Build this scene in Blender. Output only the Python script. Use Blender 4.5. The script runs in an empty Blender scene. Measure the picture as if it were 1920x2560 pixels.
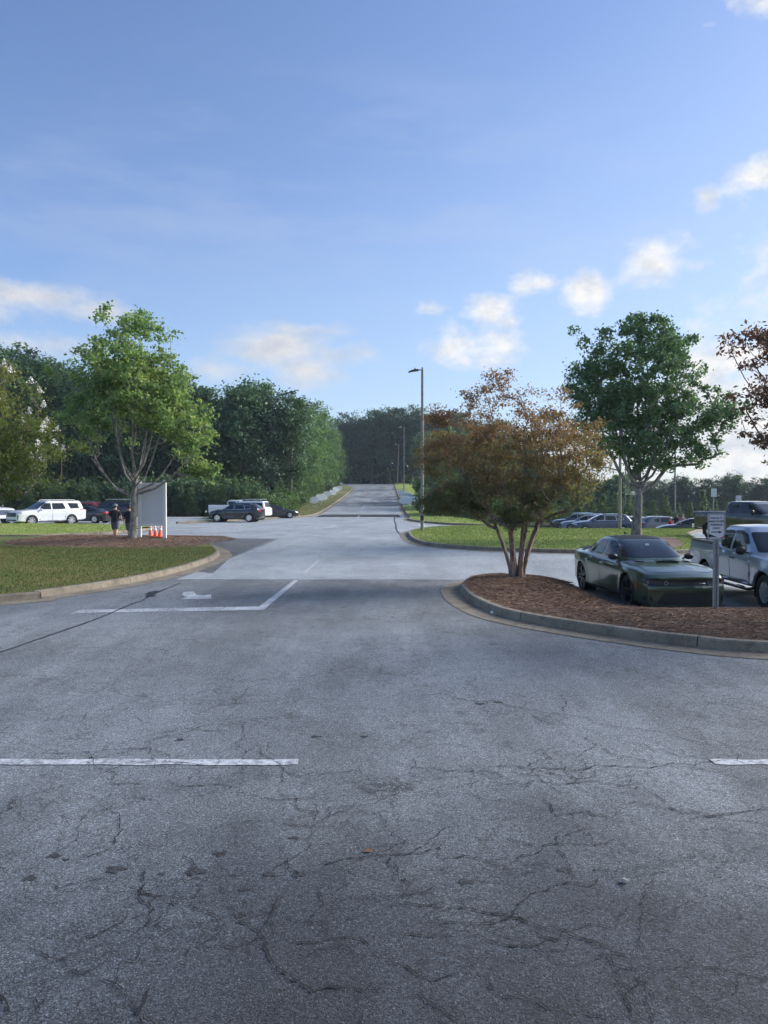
import bpy, bmesh, math, random
import numpy as np
from mathutils import Vector, Matrix
from mathutils.bvhtree import BVHTree
from mathutils.geometry import delaunay_2d_cdt
R = math.radians
random.seed(7)
RNG = np.random.default_rng(11)
scene = bpy.context.scene
COL = scene.collection

# ---------------------------------------------------------------- terrain
def sm(a, b, t):
    t = np.clip((np.asarray(t, float) - a) / (b - a), 0, 1)
    return t * t * (3 - 2 * t)
_ky = np.array([-5000, 86, 96, 112, 135, 159, 185, 211, 222, 240, 6000.]); _kz = np.array([0, 0, .17, .72, 1.6, 2.62, 4.0, 5.5, 5.95, 6.3, 6.3])
RAMPY = np.arange(70, 300, 1.0); _raw = np.interp(RAMPY, _ky, _kz); RAMPZ = np.convolve(np.pad(_raw, 5, 'edge'), np.ones(11) / 11, 'valid')
def hN(x, y):
    x = np.asarray(x, float); y = np.asarray(y, float)
    r = np.interp(y, RAMPY, RAMPZ)
    lat = sm(-26, -11, x) * (1 - sm(8, 30, x))
    z = r * lat
    z = z - 1.0 * sm(6, 14, x) * sm(45, 61, y) - 5 * sm(20, 45, x) * sm(80, 150, y)
    z = z - 0.26 * sm(2.6, 5, x) * sm(13, 15.2, y) * (1 - sm(21.5, 26, y))
    return z
def h(x, y):
    return float(hN(x, y))
F, CX, HZ, CH = 1880.0, 960.0, 1242.0, 2.15
PITCH = math.atan((1280 - HZ) / F)
def ray(px, py):
    a = (px - CX) / F; b = (1280 - py) / F
    return Vector((a, math.cos(PITCH) + b * math.sin(PITCH), -math.sin(PITCH) + b * math.cos(PITCH)))
def P(px, py, dz=0.0):
    """point of the ground seen at a place of the photograph"""
    d = ray(px, py)
    t, last = 2.0, 2.0
    while t < 500:
        if CH + d.z * t < h(d.x * t, d.y * t) + dz:
            lo, hi = last, t
            for _ in range(30):
                m = (lo + hi) / 2
                if CH + d.z * m < h(d.x * m, d.y * m) + dz: hi = m
                else: lo = m
            return Vector((d.x * hi, d.y * hi, h(d.x * hi, d.y * hi) + dz))
        last = t; t *= 1.02
    return Vector((d.x * 200, d.y * 200, 0))
def P2(px, py): p = P(px, py); return (p.x, p.y)

# ---------------------------------------------------------------- materials
def newmat(name):
    m = bpy.data.materials.new(name); m.use_nodes = True
    nt = m.node_tree; b = nt.nodes['Principled BSDF']
    return m, nt, b
def N(nt, typ, **kw):
    n = nt.nodes.new(typ)
    for k, v in kw.items():
        if k in n.inputs: n.inputs[k].default_value = v
        else: setattr(n, k, v)
    return n
def L(nt, a, b): nt.links.new(a, b)
def coords(nt, scale=(1, 1, 1)):
    tc = N(nt, 'ShaderNodeTexCoord'); mp = N(nt, 'ShaderNodeMapping'); mp.inputs['Scale'].default_value = scale
    L(nt, tc.outputs['Object'], mp.inputs['Vector']); return mp.outputs[0]
def noise(nt, vec, scale, detail=3, rough=0.55):
    n = N(nt, 'ShaderNodeTexNoise'); n.inputs['Scale'].default_value = scale; n.inputs['Detail'].default_value = detail
    n.inputs['Roughness'].default_value = rough; L(nt, vec, n.inputs['Vector']); return n.outputs['Fac']
def math_(nt, op, a, b=None, clamp=False):
    n = N(nt, 'ShaderNodeMath'); n.operation = op; n.use_clamp = clamp
    for i, v in enumerate((a, b)):
        if v is None: continue
        if isinstance(v, (int, float)): n.inputs[i].default_value = v
        else: L(nt, v, n.inputs[i])
    return n.outputs[0]
def ramp(nt, fac, stops):
    r = N(nt, 'ShaderNodeValToRGB'); e = r.color_ramp.elements
    while len(e) < len(stops): e.new(0.5)
    for i, (p, c) in enumerate(stops):
        e[i].position = p; e[i].color = (c[0], c[1], c[2], 1) if hasattr(c, '__len__') else (c, c, c, 1)
    L(nt, fac, r.inputs[0]); return r.outputs[0]
def mix(nt, fac, a, b, mode='MIX'):
    n = N(nt, 'ShaderNodeMix'); n.data_type = 'RGBA'; n.blend_type = mode
    for s, v in ((n.inputs[0], fac), (n.inputs[6], a), (n.inputs[7], b)):
        if isinstance(v, (int, float)): s.default_value = v
        elif isinstance(v, tuple): s.default_value = (v[0], v[1], v[2], 1)
        else: L(nt, v, s)
    return n.outputs[2]
def bump(nt, b, hgt, strength=0.3, dist=0.01):
    n = N(nt, 'ShaderNodeBump'); n.inputs['Strength'].default_value = strength; n.inputs['Distance'].default_value = dist
    L(nt, hgt, n.inputs['Height']); L(nt, n.outputs[0], b.inputs['Normal'])
def simple(name, c, rough=0.5, metal=0.0, coat=0.0, var=0.0, vscale=3.0, bmp=0.0, bscale=40, spec=0.5, trans=0.0):
    m, nt, b = newmat(name)
    b.inputs['Roughness'].default_value = rough; b.inputs['Metallic'].default_value = metal
    b.inputs['Coat Weight'].default_value = coat; b.inputs['Coat Roughness'].default_value = 0.04
    b.inputs['Specular IOR Level'].default_value = spec
    v = coords(nt)
    f = noise(nt, v, vscale, 4)
    lo = tuple(k * (1 - var) for k in c); hi = tuple(min(1, k * (1 + var)) for k in c)
    L(nt, ramp(nt, f, [(0.3, lo), (0.7, hi)]), b.inputs['Base Color'])
    if bmp: bump(nt, b, noise(nt, v, bscale, 3), bmp, 0.02)
    return m

def asphalt(name, dark, light, speck, cracks=0.0, grain=90.0, stain=0.35, rough=0.85, near_dark=False):
    m, nt, b = newmat(name); v = coords(nt)
    big = noise(nt, v, 0.16, 5, 0.6); mid = noise(nt, v, 0.9, 5, 0.65)
    vd = N(nt, 'ShaderNodeTexVoronoi'); vd.inputs['Scale'].default_value = grain; L(nt, v, vd.inputs['Vector'])
    fine = noise(nt, v, grain * 0.55, 2, 0.8)
    rnd = N(nt, 'ShaderNodeSeparateColor'); L(nt, vd.outputs['Color'], rnd.inputs[0])
    base = ramp(nt, math_(nt, 'ADD', math_(nt, 'MULTIPLY', big, 0.55), math_(nt, 'MULTIPLY', mid, 0.45)),
                [(0.34, dark), (0.64, light)])
    st = ramp(nt, rnd.outputs[0], [(0.0, 0.38), (0.35, 0.72), (0.7, 1.0), (0.93, 1.4), (1.0, speck)])
    col = mix(nt, 1.0, base, st, 'MULTIPLY')
    col = mix(nt, 1.0, col, ramp(nt, fine, [(0.3, 0.72), (0.7, 1.25)]), 'MULTIPLY')
    # streaks left by tyres and water, long in the driving direction
    v2 = coords(nt, (0.5, 0.12, 1)); sf = noise(nt, v2, 1.0, 6, 0.7)
    col = mix(nt, stain, col, ramp(nt, sf, [(0.42, 0.55), (0.6, 1.12)]), 'MULTIPLY')
    oil = N(nt, 'ShaderNodeTexVoronoi'); oil.inputs['Scale'].default_value = 0.85; L(nt, v, oil.inputs['Vector'])
    od = math_(nt, 'ADD', oil.outputs['Distance'], math_(nt, 'MULTIPLY', noise(nt, v, 7, 3), 0.10))
    col = mix(nt, 0.5, col, ramp(nt, od, [(0.10, 0.42), (0.135, 1.0)]), 'MULTIPLY')
    if near_dark:   # tone changes along y: darker at the near end, with a ragged edge
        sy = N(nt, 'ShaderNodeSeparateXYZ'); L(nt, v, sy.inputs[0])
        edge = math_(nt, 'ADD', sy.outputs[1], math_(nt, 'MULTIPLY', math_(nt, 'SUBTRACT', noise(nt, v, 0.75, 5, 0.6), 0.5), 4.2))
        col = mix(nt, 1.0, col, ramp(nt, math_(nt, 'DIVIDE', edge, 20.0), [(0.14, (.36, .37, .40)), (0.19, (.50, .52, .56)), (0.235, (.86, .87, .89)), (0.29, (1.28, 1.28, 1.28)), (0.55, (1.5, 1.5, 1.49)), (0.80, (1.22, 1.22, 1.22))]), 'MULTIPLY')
    hgt = math_(nt, 'ADD', math_(nt, 'MULTIPLY', vd.outputs['Distance'], -0.6), fine)
    if cracks:
        dn = N(nt, 'ShaderNodeTexNoise'); dn.inputs['Scale'].default_value = 2.2; dn.inputs['Detail'].default_value = 8; dn.inputs['Roughness'].default_value = 0.72
        L(nt, v, dn.inputs['Vector'])
        sub = N(nt, 'ShaderNodeVectorMath'); sub.operation = 'MULTIPLY_ADD'
        L(nt, dn.outputs['Color'], sub.inputs[0]); sub.inputs[1].default_value = (0.9, 0.9, 0); L(nt, v, sub.inputs[2])
        tot = None
        for sc_, th, mk, mlo in ((1.1, 0.005, 0.35, 0.48), (2.9, 0.009, 0.7, 0.50)):
            cr = N(nt, 'ShaderNodeTexVoronoi'); cr.feature = 'DISTANCE_TO_EDGE'; cr.inputs['Scale'].default_value = sc_
            L(nt, sub.outputs[0], cr.inputs['Vector'])
            line = ramp(nt, cr.outputs['Distance'], [(th * 0.55, 1.0), (th, 0.0)])
            msk = ramp(nt, noise(nt, v, mk, 3), [(mlo - 0.04, 0.0), (mlo + 0.06, 1.0)])
            k = math_(nt, 'MULTIPLY', line, msk)
            tot = k if tot is None else math_(nt, 'MAXIMUM', tot, k)
        tot = math_(nt, 'MULTIPLY', tot, cracks)
        col = mix(nt, tot, col, (0.012, 0.012, 0.014))
        hgt = math_(nt, 'SUBTRACT', hgt, math_(nt, 'MULTIPLY', tot, 3.0))
    L(nt, col, b.inputs['Base Color']); b.inputs['Roughness'].default_value = rough
    b.inputs['Specular IOR Level'].default_value = 0.35
    bump(nt, b, hgt, 0.7, 0.006)
    return m

def paint_line():
    m, nt, b = newmat('road_paint'); v = coords(nt)
    f = noise(nt, v, 14, 6, 0.8)
    g = noise(nt, v, 1.3, 3)
    worn = math_(nt, 'ADD', math_(nt, 'MULTIPLY', f, 0.72), math_(nt, 'MULTIPLY', g, 0.33))
    L(nt, ramp(nt, worn, [(0.46, (0.20, 0.215, 0.23)), (0.50, (0.38, 0.40, 0.42)), (0.60, (0.60, 0.62, 0.64))]), b.inputs['Base Color'])
    b.inputs['Roughness'].default_value = 0.75; bump(nt, b, noise(nt, v, 80, 2), 0.5, 0.004)
    return m
def paint_faint():
    m, nt, b = newmat('worn_road_paint'); v = coords(nt)
    f = noise(nt, v, 9, 6, 0.8)
    L(nt, ramp(nt, f, [(0.40, (0.30, 0.305, 0.31)), (0.62, (0.52, 0.53, 0.54))]), b.inputs['Base Color'])
    b.inputs['Roughness'].default_value = 0.8
    return m
def concrete(name, c, var=0.25, joints=0.0):
    m, nt, b = newmat(name); v = coords(nt)
    f = noise(nt, v, 1.4, 7, 0.7); g = noise(nt, v, 60, 3, 0.7)
    col = ramp(nt, f, [(0.3, tuple(k * (1 - 1.6 * var) for k in c)), (0.5, c), (0.7, tuple(k * (1 + var) for k in c))])
    col = mix(nt, 0.7, col, ramp(nt, g, [(0.3, 0.6), (0.7, 1.3)]), 'MULTIPLY')
    col = mix(nt, 0.6, col, ramp(nt, noise(nt, v, 6, 5, .8), [(0.36, (0.42, .38, .33)), (0.5, 1.0)]), 'MULTIPLY')
    L(nt, col, b.inputs['Base Color']); b.inputs['Roughness'].default_value = 0.9
    bump(nt, b, g, 0.5, 0.006); return m
def turf(name, a, c, d):
    m, nt, b = newmat(name); v = coords(nt)
    big = noise(nt, v, 0.35, 5, 0.6); fine = noise(nt, v, 26, 4, 0.8); mid = noise(nt, v, 2.2, 4, .7)
    f = math_(nt, 'ADD', math_(nt, 'MULTIPLY', big, 0.6), math_(nt, 'MULTIPLY', mid, 0.4))
    col = ramp(nt, f, [(0.36, a), (0.52, c), (0.64, d)])
    col = mix(nt, 1.0, col, ramp(nt, fine, [(0.3, 0.45), (0.7, 1.5)]), 'MULTIPLY')
    L(nt, col, b.inputs['Base Color']); b.inputs['Roughness'].default_value = 0.9; b.inputs['Specular IOR Level'].default_value = 0.15
    bump(nt, b, fine, 0.9, 0.03); return m
def leafmat(name, stops, axis_z=None, trans=0.48, rough=0.55, spec=0.3):
    """leaf colour varies from leaf to leaf, from clump to clump and, where given, with height (new red growth at the top)"""
    m, nt, b = newmat(name); out = nt.nodes['Material Output']
    geo = N(nt, 'ShaderNodeNewGeometry'); oi = N(nt, 'ShaderNodeObjectInfo'); v = coords(nt)
    cl = noise(nt, v, 0.8 if axis_z is None else 0.9, 3)
    f = math_(nt, 'ADD', math_(nt, 'MULTIPLY', geo.outputs['Random Per Island'], 0.35), math_(nt, 'MULTIPLY', cl, 0.65))
    if axis_z is not None:
        sx = N(nt, 'ShaderNodeSeparateXYZ'); L(nt, v, sx.inputs[0])
        mr = N(nt, 'ShaderNodeMapRange'); mr.inputs[1].default_value = axis_z[0]; mr.inputs[2].default_value = axis_z[1]
        L(nt, sx.outputs[2], mr.inputs[0])
        f = math_(nt, 'ADD', math_(nt, 'MULTIPLY', f, 0.55), math_(nt, 'MULTIPLY', mr.outputs[0], 0.45))
    f = math_(nt, 'ADD', f, math_(nt, 'MULTIPLY', math_(nt, 'SUBTRACT', oi.outputs['Random'], 0.5), 0.16))
    col = ramp(nt, f, stops)
    L(nt, col, b.inputs['Base Color']); b.inputs['Roughness'].default_value = rough; b.inputs['Specular IOR Level'].default_value = spec
    tr = N(nt, 'ShaderNodeBsdfTranslucent'); L(nt, mix(nt, 1.0, col, (1.15, 1.25, 0.6), 'MULTIPLY'), tr.inputs[0])
    ms = N(nt, 'ShaderNodeMixShader'); ms.inputs[0].default_value = trans
    L(nt, b.outputs[0], ms.inputs[1]); L(nt, tr.outputs[0], ms.inputs[2]); L(nt, ms.outputs[0], out.inputs[0])
    return m
def bark(name, lo, hi, scale=5):
    m, nt, b = newmat(name); v = coords(nt, (1, 1, 0.35))
    f = noise(nt, v, scale, 6, 0.75)
    L(nt, ramp(nt, f, [(0.38, lo), (0.6, hi)]), b.inputs['Base Color']); b.inputs['Roughness'].default_value = 0.9
    bump(nt, b, f, 0.8, 0.03); return m
def carpaint(name, c, metal=0.35, flake=0.1):
    m, nt, b = newmat(name); v = coords(nt)
    f = noise(nt, v, 1.2, 5); g = noise(nt, v, 900, 1)
    col = mix(nt, flake, c, ramp(nt, g, [(0.4, 0.0), (0.6, tuple(min(1, k * 3 + .02) for k in c))]))
    dust = math_(nt, 'MULTIPLY', ramp(nt, f, [(0.45, 0.0), (0.8, 1.0)]), 0.15)
    col = mix(nt, dust, col, (0.25, 0.23, 0.2))
    L(nt, col, b.inputs['Base Color']); b.inputs['Metallic'].default_value = metal; b.inputs['Roughness'].default_value = 0.3
    b.inputs['Coat Weight'].default_value = 1.0; b.inputs['Coat Roughness'].default_value = 0.03
    return m

M = {}
M['asph_near'] = asphalt('old_rough_asphalt', (0.130, 0.143, 0.152), (0.205, 0.224, 0.236), 2.1, cracks=0.5, grain=125, near_dark=True, stain=0.6)
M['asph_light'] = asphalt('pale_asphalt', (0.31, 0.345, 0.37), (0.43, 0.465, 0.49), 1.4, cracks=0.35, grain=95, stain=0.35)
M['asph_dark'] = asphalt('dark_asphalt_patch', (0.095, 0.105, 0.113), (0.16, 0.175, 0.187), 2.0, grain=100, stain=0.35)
M['asph_hill'] = asphalt('hill_asphalt', (0.20, 0.222, 0.24), (0.34, 0.368, 0.39), 1.6, grain=60, stain=0.9)
M['hump'] = asphalt('fresh_black_asphalt', (0.022, 0.023, 0.027), (0.035, 0.037, 0.042), 2.0, grain=60)
M['tar'] = simple('crack_sealer', (0.016, 0.017, 0.02), 0.55, var=0.3, vscale=3)
M['paint'] = paint_line(); M['faint'] = paint_faint()
M['kerb'] = concrete('kerb_concrete', (0.225, 0.192, 0.145), 0.3); M['gutter'] = concrete('gutter_concrete', (0.29, 0.265, 0.215), 0.25)
M['joint'] = simple('kerb_joint_dirt', (0.03, 0.028, 0.024), 0.95)
M['turf'] = turf('turf', (0.078, 0.112, 0.029), (0.131, 0.151, 0.049), (0.262, 0.185, 0.088))
M['turf_sun'] = turf('turf_sunlit', (0.177, 0.251, 0.054), (0.259, 0.322, 0.084), (0.382, 0.373, 0.132))  # brighter copy of turf, the sunlit look put into its colour
M['verge'] = turf('turf_dry', (0.13, 0.16, 0.055), (0.19, 0.20, 0.08), (0.26, 0.22, 0.12))
M['soil'] = turf('woodland_floor', (0.02, 0.03, 0.012), (0.035, 0.045, 0.018), (0.05, 0.045, 0.025))
def straw():
    m, nt, b = newmat('pine_straw'); v = coords(nt)
    w = noise(nt, coords(nt, (5, 16, 5)), 4, 6, 0.8); w2 = noise(nt, coords(nt, (16, 5, 5)), 4, 6, 0.8); big = noise(nt, v, 1.2, 4)
    f = math_(nt, 'ADD', math_(nt, 'MULTIPLY', w, 0.5), math_(nt, 'MULTIPLY', w2, 0.5))
    col = ramp(nt, f, [(0.36, (0.06, 0.037, 0.027)), (0.5, (0.165, 0.103, 0.075)), (0.62, (0.31, 0.21, 0.16))])
    col = mix(nt, 0.8, col, ramp(nt, big, [(0.35, 0.6), (0.65, 1.2)]), 'MULTIPLY')
    L(nt, col, b.inputs['Base Color']); b.inputs['Roughness'].default_value = 0.9; bump(nt, b, f, 1.0, 0.04); return m
M['straw'] = straw()
def islandmat(name, stops, rough=0.8, trans=0.0):
    m, nt, b = newmat(name); geo = N(nt, 'ShaderNodeNewGeometry')
    big = noise(nt, coords(nt), 0.4, 4, 0.6)
    f = math_(nt, 'ADD', math_(nt, 'MULTIPLY', geo.outputs['Random Per Island'], 0.5), math_(nt, 'MULTIPLY', big, 0.5))
    L(nt, ramp(nt, f, stops), b.inputs['Base Color']); b.inputs['Roughness'].default_value = rough; b.inputs['Specular IOR Level'].default_value = 0.2
    return m
M['blade'] = islandmat('grass_blades', [(0.2, (0.071, 0.117, 0.029)), (0.5, (0.125, 0.165, 0.049)), (0.75, (0.272, 0.214, 0.098))])
M['blade_sun'] = islandmat('sunlit_grass_blades', [(0.2, (0.163, 0.244, 0.054)), (0.5, (0.259, 0.337, 0.084)), (0.75, (0.382, 0.400, 0.144))])  # brighter copy of the blades, sunlight painted into the colour
M['blade_dry'] = islandmat('dry_grass_blades', [(0.2, (0.12, 0.15, 0.05)), (0.5, (0.19, 0.20, 0.08)), (0.75, (0.28, 0.25, 0.13))])
M['needle'] = islandmat('straw_needles', [(0.15, (0.069, 0.040, 0.026)), (0.5, (0.218, 0.132, 0.087)), (0.85, (0.460, 0.310, 0.213))])
M['leaf_maple'] = leafmat('maple_leaves', [(0.25, (0.086, 0.160, 0.073)), (0.5, (0.179, 0.283, 0.120)), (0.72, (0.352, 0.422, 0.188)), (0.85, (0.503, 0.470, 0.217))])
M['leaf_maple_dark'] = leafmat('dark_maple_leaves', [(0.25, (0.067, 0.131, 0.074)), (0.5, (0.128, 0.221, 0.106)), (0.75, (0.229, 0.332, 0.146))], trans=0.3)
M['leaf_crape'] = leafmat('crape_myrtle_leaves', [(0.22, (0.11, 0.15, 0.07)), (0.38, (0.17, 0.155, 0.085)), (0.52, (0.25, 0.15, 0.10)), (0.70, (0.255, 0.14, 0.105)), (0.9, (0.25, 0.11, 0.085))], axis_z=(1.25, 5.2), trans=0.48)
M['leaf_crape_dark'] = leafmat('purple_crape_myrtle_leaves', [(0.25, (0.083, 0.078, 0.048)), (0.5, (0.161, 0.090, 0.066)), (0.75, (0.240, 0.104, 0.080))], axis_z=(1.0, 5.0), trans=0.25)
M['leaf_olive'] = leafmat('olive_crape_myrtle_leaves', [(0.25, (0.068, 0.106, 0.038)), (0.5, (0.143, 0.181, 0.065)), (0.68, (0.230, 0.216, 0.095)), (0.85, (0.273, 0.169, 0.094))], axis_z=(1.0, 8.0))
M['leaf_forest'] = leafmat('woodland_leaves', [(0.25, (0.054, 0.105, 0.063)), (0.5, (0.097, 0.171, 0.092)), (0.75, (0.168, 0.263, 0.131))], trans=0.22)
M['leaf_forest_dk'] = leafmat('dark_woodland_leaves', [(0.25, (0.036, 0.073, 0.057)), (0.5, (0.065, 0.117, 0.078)), (0.75, (0.111, 0.171, 0.105))], trans=0.2)
M['leaf_bright'] = leafmat('young_sweetgum_leaves', [(0.25, (0.070, 0.131, 0.063)), (0.5, (0.124, 0.214, 0.097)), (0.75, (0.217, 0.312, 0.141))])
M['leaf_russet'] = leafmat('russet_woodland_leaves', [(0.25, (0.044, 0.077, 0.052)), (0.5, (0.101, 0.101, 0.074)), (0.75, (0.146, 0.123, 0.090))], trans=0.2)
M['needle_pine'] = leafmat('young_pine_needles', [(0.25, (0.058, 0.109, 0.052)), (0.5, (0.107, 0.176, 0.077)), (0.75, (0.187, 0.260, 0.115))], trans=0.25)
M['bark_grey'] = bark('pale_grey_bark', (0.10, 0.095, 0.085), (0.36, 0.34, 0.30), 9)
M['bark_dark'] = bark('woodland_bark', (0.04, 0.038, 0.034), (0.14, 0.13, 0.115), 4)
M['bark_maple'] = bark('mottled_maple_bark', (0.055, 0.055, 0.05), (0.26, 0.25, 0.22), 7)
M['bark_crape'] = bark('peeling_crape_bark', (0.075, 0.052, 0.042), (0.33, 0.235, 0.19), 11)
M['white'] = simple('white_vinyl', (0.78, 0.79, 0.80), 0.4, var=0.03)
M['board'] = simple('grey_board', (0.68, 0.70, 0.74), 0.55, var=0.03)
M['galv'] = simple('galvanised_steel', (0.30, 0.31, 0.33), 0.45, metal=0.5, var=0.15, vscale=8)
M['pole'] = concrete('spun_concrete_pole', (0.30, 0.275, 0.235), 0.15)
M['black'] = simple('black_plastic', (0.012, 0.012, 0.013), 0.45)
M['lamp'] = simple('lamp_housing', (0.07, 0.065, 0.06), 0.4, metal=0.3)
M['lamp_pale'] = simple('pale_lamp_housing', (0.75, 0.77, 0.8), 0.4)
M['glass'] = simple('tinted_glass', (0.012, 0.015, 0.019), 0.02, spec=0.6)
M['chrome'] = simple('chrome', (0.75, 0.76, 0.78), 0.15, metal=1.0)
M['rim'] = simple('alloy', (0.62, 0.63, 0.65), 0.25, metal=0.85)
M['rim_black'] = simple('black_alloy', (0.02, 0.02, 0.022), 0.3, metal=0.5)
M['rubber'] = simple('tyre_rubber', (0.018, 0.018, 0.019), 0.8, bmp=0.3)
M['red'] = simple('red_lens', (0.45, 0.015, 0.02), 0.15, spec=0.8)
M['amber'] = simple('amber_lens', (0.6, 0.12, 0.03), 0.2)
M['lens'] = simple('headlight_glass', (0.45, 0.47, 0.5), 0.08, metal=0.4, spec=1.0)
M['lens_dark'] = simple('smoked_headlight', (0.03, 0.032, 0.036), 0.05, spec=1.0)
M['p_green'] = carpaint('dark_green_paint', (0.044, 0.074, 0.040), 0.5, 0.25)
M['p_silver'] = carpaint('silver_paint', (0.36, 0.41, 0.48), 0.6, 0.1)
M['p_black'] = carpaint('black_paint', (0.009, 0.010, 0.012), 0.1, 0.0)
M['p_truck'] = carpaint('black_green_paint', (0.011, 0.016, 0.016), 0.3, 0.1)
M['p_white'] = carpaint('white_paint', (0.74, 0.76, 0.78), 0.0, 0.0)
M['p_navy'] = carpaint('navy_paint', (0.030, 0.050, 0.095), 0.4, 0.1)
M['p_slate'] = carpaint('slate_blue_paint', (0.10, 0.14, 0.20), 0.5, 0.1)
M['p_grey'] = carpaint('grey_paint', (0.16, 0.165, 0.175), 0.5, 0.1)
M['p_red'] = carpaint('red_paint', (0.35, 0.02, 0.025), 0.2, 0.0)
M['orange'] = simple('orange_cone', (0.85, 0.11, 0.035), 0.45)
M['cone_white'] = simple('cone_collar', (0.85, 0.85, 0.85), 0.3)
M['disc'] = simple('white_sign_film', (0.85, 0.9, 0.97), 0.35, var=0.18, vscale=3.5)
M['disc_b'] = simple('bright_white_sign_film', (0.9, 0.93, 0.96), 0.3, var=0.06, vscale=3.5)
for _k in ('disc', 'disc_b'):
    _nt = M[_k].node_tree; _b = _nt.nodes['Principled BSDF']; _t = N(_nt, 'ShaderNodeBsdfTranslucent'); _t.inputs[0].default_value = (.9, .94, 1, 1); _m = N(_nt, 'ShaderNodeMixShader'); _m.inputs[0].default_value = 0.7
    L(_nt, _b.outputs[0], _m.inputs[1]); L(_nt, _t.outputs[0], _m.inputs[2]); L(_nt, _m.outputs[0], _nt.nodes['Material Output'].inputs[0])
M['sign_face'] = simple('sign_sheeting', (0.74, 0.73, 0.78), 0.45, var=0.04)
M['sign_white'] = simple('sign_back', (0.60, 0.62, 0.63), 0.45)
M['ink'] = simple('sign_ink', (0.014, 0.014, 0.022), 0.5)
M['ink_red'] = simple('red_sticker', (0.35, 0.02, 0.04), 0.5)
M['skin'] = simple('skin', (0.50, 0.30, 0.21), 0.6)
M['hair_dark'] = simple('dark_hair', (0.03, 0.02, 0.014), 0.6)
M['hair_light'] = simple('auburn_hair', (0.19, 0.10, 0.06), 0.6)
M['c_black'] = simple('black_cotton', (0.014, 0.015, 0.02), 0.9)
M['c_grey'] = simple('grey_cotton', (0.12, 0.125, 0.15), 0.9)
M['c_cap'] = simple('grey_cap', (0.20, 0.23, 0.22), 0.9)
M['c_white'] = simple('white_cotton', (0.75, 0.75, 0.76), 0.9)
M['c_pink'] = simple('dusty_pink_cotton', (0.32, 0.17, 0.22), 0.9)
M['c_red'] = simple('red_cotton', (0.45, 0.03, 0.05), 0.9)
M['blossom'] = simple('white_blossom', (0.80, 0.78, 0.72), 0.8)

# ---------------------------------------------------------------- object helpers
def tag(o, label=None, cat=None, group=None, kind=None):
    for k, v in (('label', label), ('category', cat), ('group', group), ('kind', kind)):
        if v: o[k] = v
    return o
def empty(name, loc, rz=0, label=None, cat=None, group=None, scale=1.0):
    o = bpy.data.objects.new(name, None); o.location = loc; o.rotation_euler = (0, 0, rz); o.scale = (scale,) * 3
    o.empty_display_size = 0.3; COL.objects.link(o); return tag(o, label, cat, group)
def addobj(name, me, mats, parent=None, loc=None):
    o = bpy.data.objects.new(name, me); COL.objects.link(o)
    for m in (mats if isinstance(mats, (list, tuple)) else [mats]):
        me.materials.append(m)
    if parent: o.parent = parent
    if loc: o.location = loc
    return o
def smooth(me, ang=35):
    me.polygons.foreach_set('use_smooth', [True] * len(me.polygons))
    me.set_sharp_from_angle(angle=R(ang))
def npmesh(name, V, Fq, smooth_=False):
    V = np.asarray(V, np.float32); Fq = np.asarray(Fq, np.int32); k = Fq.shape[1]
    me = bpy.data.meshes.new(name); me.vertices.add(len(V)); me.vertices.foreach_set('co', V.ravel())
    me.loops.add(Fq.size); me.loops.foreach_set('vertex_index', Fq.ravel())
    me.polygons.add(len(Fq)); me.polygons.foreach_set('loop_start', np.arange(0, Fq.size, k, dtype=np.int32))
    me.update(calc_edges=True)
    if smooth_: me.polygons.foreach_set('use_smooth', [True] * len(Fq))
    return me
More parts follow.
